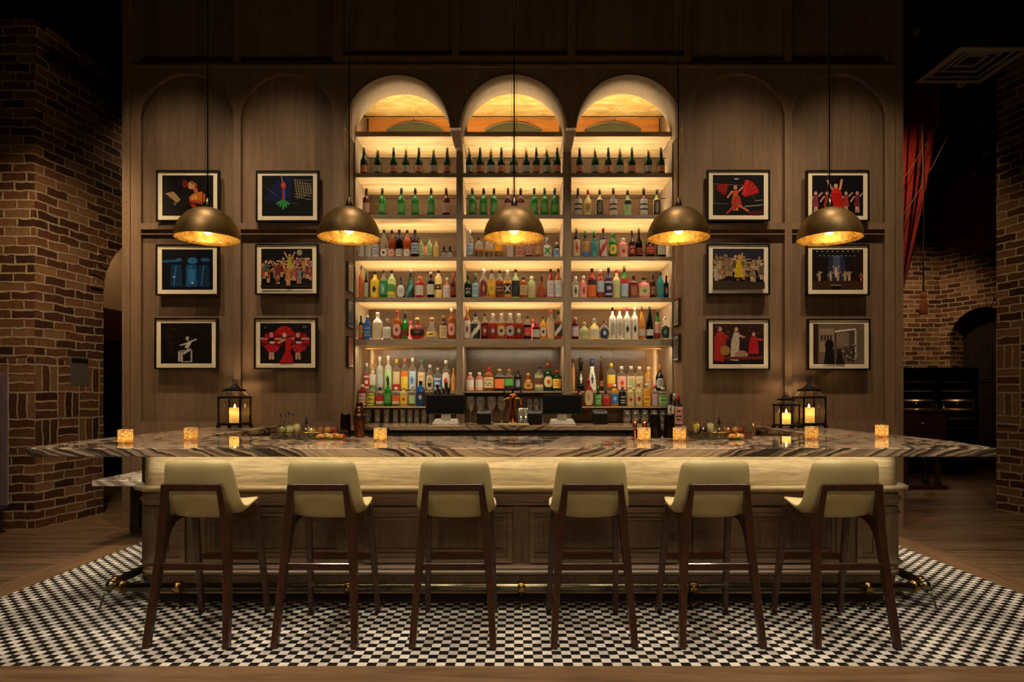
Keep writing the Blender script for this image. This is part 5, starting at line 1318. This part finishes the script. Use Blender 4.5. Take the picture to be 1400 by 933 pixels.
def row(shelf, bay, items, D=7.25):
    lo, hi = [CX+v*F/D for v in BAYS[bay]]
    items = fit([(min(max(i[0], lo+i[1]/2+.4), hi-i[1]/2-.4),)+tuple(i[1:]) for i in items]); n = len(items)
    if shelf <= 5: zb = SHZ[shelf][0]; 
    fi = sorted(range(n), key=lambda q: items[q][0])
    for rank, q in enumerate(fi):
        it = items[q]; opt = it[9] if len(it) > 9 else ''
        place(*it[:9], it[10] if len(it) > 10 else D, zb, '%s on %s of %s' % (ORD[rank] if rank < 13 else 'last', SN[shelf], BN[bay]), 'bottles on the %s' % SN[shelf], opt)
# --- top shelf: champagne
def ch(xs, foils):
    return [(x, 10.4, 38.5, 'champ', 'dgr', 'bk' if f == 'd' else 'gd', 'pk' if f == 'd' else 'gy', 'og' if f == 'd' else 'wh', 's') for x, f in zip(xs, foils)]
row(1, 0, ch([497.7, 516.8, 538.2, 555.1, 572.7, 592.7, 611.4], 'dtdtdtd'))
row(1, 1, ch([642, 656.5, 671.3, 685.5, 702.4, 719.5, 733.3, 747.5, 761.7], 'tdtdttdtd'))
row(1, 2, ch([792.5, 813.7, 831.7, 847.5, 863.9, 886.4, 903.6], 'dtdtdtd'))
# --- second shelf
def gr(xs, ks):
    return [(x, 10.4, 39.5, 'wine', 'grn' if c == 'g' else 'drd', 'bk' if c == 'g' else 'br', 'gn' if c == 'g' else 'pk', 'pg' if c == 'g' else 'wh', 'p') for x, c in zip(xs, ks)]
row(2, 0, gr([501, 522.7, 548.8, 567.7, 589.4, 610], 'bggggb'))
row(2, 1, gr([645.9, 661.2, 675.4, 694.5, 711.9, 730.4, 744.5, 758.3], 'gggbbggg'))
vd = lambda x: (x, 10.5, 39.5, 'wine', 'drd', 'br', 'wh', 'bk', 'w', 'F')
row(2, 2, [vd(790.3), (803.8, 9.5, 37.5, 'wine', 'pyl', 'rd', 'cr', 'tn', 'o'), (819.8, 9.5, 37.5, 'wine', 'pyl', 'bk', 'bk', 'gy', 'p', 'F'), vd(838.5), (858, 10, 36.5, 'wine', 'pgn', 'bk', 'pg', 'bk', 't', 'F'), vd(880), (898, 9.5, 37.5, 'wine', 'pyl', 'bk', 'bk', 'gy', 'p', 'F')])
# --- third shelf
row(3, 0, [(494.5, 9.5, 31, 'short', 'amb', 'bk', 'wh', 'lb', 'l', 'F'), (503.8, 9.5, 31, 'short', 'gol', 'bk', 'wh', 'lb', 'l', 'F'), (513.8, 9.5, 31, 'short', 'amb', 'wd', 'gy', 'bl', 'l', 'F'),
 (525, 10, 39, 'spirit', 'clr', 'bk', 'wh', 'bk', 'o', 'L'), (535.8, 10, 38.5, 'spirit', 'amb', 'bk', 'pk', 'tn', 'o', 'L'), (545.9, 10, 39, 'spirit', 'blk', 'bk', 'wh', 'bk', 'l', 'L'), (556.8, 10.5, 38.5, 'spirit', 'org', 'bk', 'wh', 'gy', 'o', 'L'), (567.4, 10, 39, 'spirit', 'pur', 'bk', 'lb', 'nv', 'l'),
 (576, 6, 29, 'spirit', 'pgn', 'gn', 'pg', 'gn', 'l'), (587.4, 6.8, 29.5, 'spirit', 'pgn', 'gn', 'pg', 'gn', 'l'), (596.3, 6.8, 25.5, 'spirit', 'pyl', 'gd', 'yl', 'cr', 'l'), (607, 7.5, 16.5, 'dropper', 'bla', 'bk', 'gy', 'bk', 'l'), (615, 7.5, 16.5, 'dropper', 'bla', 'bk', 'gy', 'bk', 'l')])
for i, (x, w_, h_, c, l) in enumerate(((530.5, 8, 34, 'blk', 'wh'), (541, 8, 34, 'amb', 'cr'), (551.5, 8, 34, 'drd', 'wh'), (562, 8, 34, 'blk', 'cr'), (571.5, 8, 33, 'org', 'og'), (582, 6.5, 25, 'pnk', 'pk'))):
    place(x*0+CX+(x-CX), w_, h_, 'spirit', c, 'bk', l, 'bk', 'l', 7.42, SHZ[3][0], '%s in the row behind, third shelf' % ORD[i], 'bottles on the third shelf')
row(3, 1, [(642, 9.5, 39, 'tall', 'clr', 'cl', 'lb', 'bl', 'l'), (655, 10.5, 28, 'short', 'org', 'bk', 'bk', 'gd', 'l', 'hL'), (668.5, 10.5, 28, 'short', 'gol', 'bk', 'bk', 'gd', 'l', 'hL'), (682, 10.5, 28, 'short', 'gol', 'wd', 'bk', 'yl', 'l', 'L'), (697.3, 10, 28, 'short', 'red', 'rd', 'wh', 'pk', 'l', 'F'), (710, 10, 28, 'short', 'red', 'wd', 'pk', 'rd', 'l', 'F'), (723.4, 9.5, 28, 'short', 'drd', 'br', 'pk', 'mr', 'l'), (735.5, 10.5, 28, 'short', 'amb', 'wd', 'tn', 'cr', 'l'), (748.3, 12, 28, 'squat', 'brn', 'sv', 'wh', 'gn', 'x', 'F'), (761, 9, 21.5, 'short', 'brn', 'cl', 'lb', 'bl', 'x', 'F')])
row(3, 2, [(788.3, 10, 41, 'spirit', 'bla', 'gd', 'cr', 'rd', 'v', 'F'), (800.5, 9.8, 38, 'wine', 'blk', 'gn', 'tn', 'bl', 'b', 'F'), (812.4, 9.8, 38, 'wine', 'dgr', 'gn', 'tl', 'bl', 'o', 'F'), (824.6, 10.5, 41, 'spirit', 'bla', 'rd', 'wh', 'rd', 'd', 'F'), (837.6, 10.6, 34, 'spirit', 'grn', 'gn', 'yl', 'gn', 'o'), (851.5, 12.5, 27, 'short', 'pnk', 'wh', 'pk', 'rd', 'o', 'F'), (863.7, 8.6, 38, 'wine', 'brn', 'br', 'mr', 'pk', 'l'), (873.4, 9.6, 41, 'champ', 'blk', 'bk', 'mr', 'bk', 'l'), (888.7, 12.5, 30, 'short', 'blk', 'bk', 'mr', 'og', 'w'), (904.4, 12.5, 29, 'short', 'blk', 'bk', 'wh', 'gy', 'l')])
# --- fourth shelf
row(4, 0, [(490.4, 9.6, 45, 'tall', 'tan', 'br', 'og', 'rd', 'n', 'F'), (500.6, 8.8, 36, 'spirit', 'dgr', 'gn', 'wh', 'pg', 'l', 'F'), (512.7, 12.6, 37.5, 'spirit', 'yel', 'bk', 'yl', 'bk', 'o', 'F'), (524.5, 9.2, 39, 'spirit', 'grn', 'bk', 'tl', 'pg', 'v', 'f'), (535.5, 11, 39, 'tall', 'pgn', 'bk', 'gn', 'yl', 'b'), (548.4, 11.5, 30, 'squat', 'blk', 'br', 'wh', 'gy', 'o', 'F'), (561, 11, 39.5, 'cone', 'dgr', 'sv', 'dg', 'tl', 'd', 'F'), (573.7, 11.5, 30.5, 'short', 'red', 'og', 'wh', 'gy', 'l'), (589, 11.2, 36.5, 'spirit', 'bla', 'sv', 'wh', 'gy', 'l'), (599.2, 11, 38.5, 'curvy', 'pyl', 'bk', 'bk', 'gd', 'o'), (610.8, 11.5, 29, 'squat', 'pnk', 'cl', 'wh', 'lv', 'l', 'FB'), (619.6, 7.2, 35, 'wine', 'drd', 'rd', 'mr', 'rd', 'n')])
row(4, 1, [(639, 11.2, 34, 'wine', 'dgr', 'bk', 'bk', 'gy', 'l'), (650, 10.6, 35, 'wine', 'dgr', 'gn', 'lb', 'tl', 'l', 'F'), (661.3, 10.6, 40.5, 'spirit', 'clr', 'wh', 'mr', 'tn', 'o', 'F'), (672.3, 11, 39, 'spirit', 'gol', 'br', 'yl', 'gd', 'o', 'f'), (683.1, 10.6, 39, 'spirit', 'amb', 'br', 'bn', 'tn', 'w', 'f'), (693.9, 10.8, 39, 'spirit', 'gol', 'wh', 'bk', 'wh', 'x', 'f'), (704.9, 10.2, 40.5, 'square', 'pgn', 'bk', 'bk', 'dg', 'd', 'F'), (715.7, 11, 31, 'short', 'amb', 'bk', 'cr', 'tn', 'l', 'B'), (727, 10.2, 31, 'short', 'pgn', 'cl', 'cr', 'pg', 'n', 'B'), (740.2, 15, 31, 'bell', 'amb', 'br', 'mr', 'rd', 'w'), (752.8, 11, 40.5, 'spirit', 'red', 'bk', 'wh', 'lv', 'l', 'F'), (764, 11, 41, 'spirit', 'amb', 'bk', 'wh', 'lb', 'l', 'F')])
row(4, 2, [(786.8, 9.2, 30.5, 'short', 'clr', 'cl', 'wh', 'bk', 'v', 'F'), (797.7, 10.6, 31, 'short', 'pnk', 'wh', 'pk', 'rd', 'v', 'F'), (809.2, 12.2, 41.5, 'spirit', 'red', 'bk', 'og', 'bk', 't', 'F'), (820.7, 10.2, 39.5, 'spirit', 'red', 'cl', 'lb', 'mr', 'b', 'F'), (832, 10.4, 42.5, 'spirit', 'pur', 'bk', 'nv', 'lv', 's', 'F'), (842.7, 10.4, 39.5, 'spirit', 'pyl', 'rd', 'cr', 'pg', 's', 'F'), (853.4, 10.6, 45.5, 'wine', 'grn', 'bn', 'lb', 'rd', 't', 'F'), (866, 12, 32, 'square', 'drd', 'br', 'mr', 'tn', 'p', 'F'), (880.2, 15.5, 29, 'square', 'pnk', 'bk', 'cr', 'gn', 'o'), (892, 8.4, 37, 'wine', 'brn', 'br', 'bn', 'tn', 'l'), (902.7, 12.2, 36.5, 'spirit', 'tea', 'nv', 'tl', 'lb', 'n', 'q'), (914, 10.2, 31.5, 'spirit', 'nvy', 'bk', 'nv', 'gd', 'v')])
# --- fifth shelf
row(5, 0, [(491.8, 9.2, 33, 'spirit', 'dgr', 'bk', 'tn', 'og', 'b', 'F'), (502.3, 12, 34, 'spirit', 'blu', 'wh', 'bl', 'lb', 'l', 'Fq'), (516.4, 12.8, 37.5, 'square', 'wht', 'wh', 'cr', 'gy', 'p', 'F'), (529.6, 12.2, 29, 'squat', 'brn', 'sv', 'wh', 'gy', 'l', 'F'), (543.2, 12.2, 40, 'spirit', 'amb', 'rd', 'pk', 'mr', 'o'), (554, 10.6, 40, 'champ', 'grn', 'bk', 'mr', 'bk', 'w'), (570.5, 20, 30.5, 'disc', 'red', 'gd', 'bk', 'mr', 'o', 'B'), (590.4, 20, 31, 'bell', 'clr', 'gd', 'gd', 'bk', 'o', 'B'), (606.4, 12, 32.5, 'spirit', 'brn', 'gd', 'cr', 'tn', 'l', 'F'), (617.5, 11.4, 43, 'spirit', 'amb', 'wh', 'pk', 'rd', 'o')])
place(561.5, 10, 28, 'squat', 'pnk', 'pk', None, None, 'n', 7.42, SHZ[5][0], 'half hidden behind the round flask', 'bottles on the fifth shelf', 'B')
row(5, 1, [(637.3, 8.8, 43.5, 'tall', 'amb', 'wd', 'wh', 'mr', 'o', 'F'), (650.4, 13.8, 36, 'spirit', 'clr', 'bk', 'bk', 'wh', 'd', 'F'), (662.9, 11, 36.5, 'spirit', 'drd', 'bk', 'mr', 'pk', 'o', 'f'), (674, 12.6, 36, 'spirit', 'red', 'cl', 'mr', 'pk', 'o', 'f'), (685.5, 11.6, 36, 'spirit', 'amb', 'cl', 'cr', 'bk', 'o', 'f'), (697.4, 12.4, 36, 'spirit', 'red', 'cl', 'gy', 'bk', 'o', 'f'), (709.4, 12.4, 36, 'spirit', 'red', 'cl', 'bn', 'cr', 'o', 'f'), (721.1, 11, 32.5, 'spirit', 'bla', 'bk', 'rd', 'pk', 'l', 'f'), (732.8, 10.6, 24, 'short', 'drd', 'pk', 'gy', 'lb', 'n', 'q'), (742.6, 9.2, 32.5, 'spirit', 'gol', 'bk', 'wh', 'bk', 'o'), (752.7, 11.8, 40.5, 'spirit', 'yel', 'rd', 'cr', 'pk', 's', 'fF'), (764.1, 10.6, 39.5, 'square', 'amb', 'bk', 'bk', 'wh', 'd', 'f')])
place(728.5, 9, 31, 'squat', 'pnk', 'pk', None, None, 'n', 7.42, SHZ[5][0], 'behind the small square dark-red bottle', 'bottles on the fifth shelf', 'B')
row(5, 2, [(786.4, 9.6, 31, 'short', 'drd', 'wd', 'lv', 'wh', 'l', 'B'), (798.5, 14, 24.5, 'squat', 'pgn', 'wd', 'cr', 'gn', 'w', 'B'), (812.5, 13.6, 29.5, 'squat', 'pyl', 'sv', 'wh', 'cr', 'w'), (825.9, 12.2, 27.5, 'squat', 'clr', 'br', 'nv', 'lb', 'o', 'FB'), (837.3, 10.2, 44.5, 'tall', 'wht', 'bk', 'wh', 'bk', 'p', 'F'), (847, 10.2, 44.5, 'tall', 'wht', 'og', 'wh', 'bn', 'p', 'F'), (857.2, 10.2, 44.5, 'tall', 'wht', 'pk', 'wh', 'bk', 'o', 'F'), (867.6, 10.2, 44.5, 'tall', 'wht', 'cl', 'wh', 'nv', 'o', 'F'), (877.5, 10.2, 46, 'flute', 'tan', 'bn', 'gy', 'tn', 'l'), (888, 10.8, 46, 'flute', 'blk', 'bk', 'gy', 'wh', 'l'), (898.7, 9.8, 40.5, 'wine', 'grn', 'bk', 'pk', 'mr', 'b', 'F'), (910.9, 13.8, 31.5, 'squat', 'clr', 'sv', 'dg', 'tl', 'o', 'FB')])
# --- bottom tier
def step(bay, items, D, zb, what):
    for rank, it in enumerate(fit(items)):
        place(*it[:9], D, zb, '%s in bottom %s, %s' % (ORD[rank], what, BN[bay]), 'bottles in the bottom %s of the %s' % (what, BN[bay]), it[9] if len(it) > 9 else '')
step(0, [(501.4, 9, 38, 'tall', 'clr', 'cl', 'rd', 'wh', 's', 'F'), (510, 9.5, 38, 'square', 'clr', 'wd', 'wh', 'gn', 'b', 'F'), (519.4, 10.2, 47, 'tall', 'fro', 'wh', 'gy', 'lb', 'o'), (530.9, 10.2, 48, 'tall', 'fro', 'cl', 'pg', 'dg', 'o', 'F'), (542.1, 10.2, 44, 'tall', 'clr', 'yl', 'cr', 'rd', 'b', 'F'), (553.4, 10.2, 45.5, 'tall', 'clr', 'og', 'yl', 'og', 't', 'F'), (564, 10.2, 45.5, 'tall', 'clr', 'cl', 'lb', 'bl', 'o', 'F'), (576.5, 10.6, 42.5, 'spirit', 'clr', 'gn', 'cr', 'tn', 'l', 'F'), (587.8, 10.4, 36, 'spirit', 'clr', 'wh', 'cr', 'bk', 'p', 'F'), (598.3, 10.8, 31.5, 'short', 'clr', 'sv', 'bl', 'wh', 's', 'F'), (610, 11.5, 42, 'spirit', 'clr', 'cl', 'wh', 'rd', 'o', 'F'), (620, 7, 31, 'spirit', 'gol', 'gd', 'tn', 'og', 'l', 'F')], 7.45, STEP_HI, 'back row')
step(0, [(495.5, 11, 30, 'short', 'red', 'cl', 'wh', 'rd', 'l', 'F'), (507, 11, 30, 'short', 'clr', 'gd', 'yl', 'gn', 's', 'F'), (519.5, 11, 26, 'short', 'clr', 'bk', 'rd', 'wh', 'b'), (530.5, 10.5, 37, 'squat', 'grn', 'bk', 'gn', 'gd', 'n'), (541.5, 11, 26, 'short', 'clr', 'wh', 'og', 'wh', 'b'), (552.5, 11, 27, 'short', 'pyl', 'yl', 'yl', 'rd', 'o'), (564, 10, 29, 'spirit', 'clr', 'cl', 'pg', 'wh', 'n'), (575, 11.2, 35, 'short', 'blu', 'bk', 'nv', 'lb', 'o', 'q'), (587, 10.5, 32, 'short', 'clr', 'bk', 'bn', 'wh', 'l', 'F'), (598, 10.5, 30, 'short', 'bla', 'bk', 'wh', 'bk', 't', 'F'), (610, 11, 33, 'short', 'bla', 'bk', 'bk', 'gy', 'l')], 7.26, STEP_LO, 'front row')
step(1, [(642.8, 11, 25.5, 'short', 'pnk', 'wh', 'wh', 'pk', 'b', 'F'), (655.5, 11, 25.5, 'short', 'pnk', 'wh', 'wh', 'pk', 'b', 'F'), (668.2, 12.8, 32, 'short', 'amb', 'rd', 'cr', 'bn', 'l', 'q'), (682.8, 13.4, 30, 'square', 'bla', 'wd', 'og', 'rd', 'n', 'f'), (695.8, 12.4, 30, 'square', 'brn', 'wd', 'gn', 'bk', 'b', 'f'), (708, 10, 29, 'short', 'bla', 'bk', 'nv', 'gy', 'p', ''), (722.2, 13.6, 24.5, 'squat', 'amb', 'wd', 'gd', 'mr', 'o', 'B'), (737, 12, 34.5, 'spirit', 'pgn', 'bk', 'bn', 'cr', 'b', 'f'), (749.5, 12, 38, 'spirit', 'dgr', 'rd', 'cr', 'rd', 'o'), (762.3, 12, 28.5, 'short', 'dgr', 'rd', 'yl', 'rd', 'l')], 7.40, STEP_HI, 'row')
step(2, [(783.5, 5, 44, 'tall', 'tan', 'br', 'tn', 'gd', 'p', 'F'), (794, 10.5, 46, 'ceram', 'blk', 'bk', 'bk', 'wh', 'v'), (809.5, 11.5, 44.5, 'ceram', 'wht', 'nv', 'wh', 'nv', 'v'), (822, 6.5, 48, 'flute', 'brn', 'bn', 'bn', 'tn', 'l', 'B'), (835.5, 11.5, 38, 'short', 'clr', 'yl', 'yl', 'og', 'b'), (849.7, 12, 34, 'square', 'clr', 'cl', 'pk', 'rd', 'o', 'F'), (862.7, 11.5, 34, 'square', 'clr', 'cl', 'cr', 'gn', 'p', 'F'), (874, 11, 33.5, 'short', 'clr', 'wh', 'cr', 'tn', 'l', 'F'), (886.6, 10.5, 33, 'short', 'gol', 'wh', 'tn', 'cr', 'l', 'F'), (901.8, 11, 36, 'squat', 'bla', 'wd', 'gy', 'bk', 'p')], 7.45, STEP_HI, 'back row')
step(2, [(791.5, 10.5, 24, 'short', 'drd', 'br', 'mr', 'rd', 'l'), (804.6, 11, 37, 'spirit', 'red', 'rd', 'cr', 'tn', 'o', 'Fq'), (817.6, 10.2, 27, 'squat', 'dgr', 'gn', 'gn', 'pg', 'l', 'F'), (828.5, 12, 23, 'squat', 'drd', 'br', 'rd', 'mr', 'l', 'F'), (840, 11.2, 30, 'short', 'gol', 'wh', 'bl', 'lb', 'o'), (851, 10.8, 28, 'short', 'bla', 'gd', 'bk', 'gy', 'l', 'F'), (861.8, 11.8, 28.5, 'short', 'pyl', 'cl', 'cr', 'rd', 'o', 'F'), (873, 12, 31.5, 'spirit', 'pyl', 'wd', 'cr', 'rd', 'o', 'F'), (884, 11.2, 31, 'short', 'gol', 'cl', 'yl', 'og', 's', 'F'), (895, 9.5, 29, 'short', 'clr', 'pk', 'lv', 'pk', 't', 'F'), (906, 13, 26, 'square', 'clr', 'cl', 'pg', 'gn', 's', 'F')], 7.26, STEP_LO, 'front row')
# wine on the counter's right end
for px, D, w_, cap, lab, acc, wh in ((917.5, 6.98, 10.5, 'bk', 'wh', 'bk', 'hindmost of three on the counter'), (922.5, 6.82, 11, 'sv', 'wh', 'pg', 'middle of three on the counter'), (927.5, 6.67, 11.5, 'rd', 'pk', 'bk', 'nearest of three on the counter')):
    place(px, w_, 43, 'wine', 'bla', cap, lab, acc, 'l', D, BCZ, wh, 'wine bottles on the back counter', 'F')
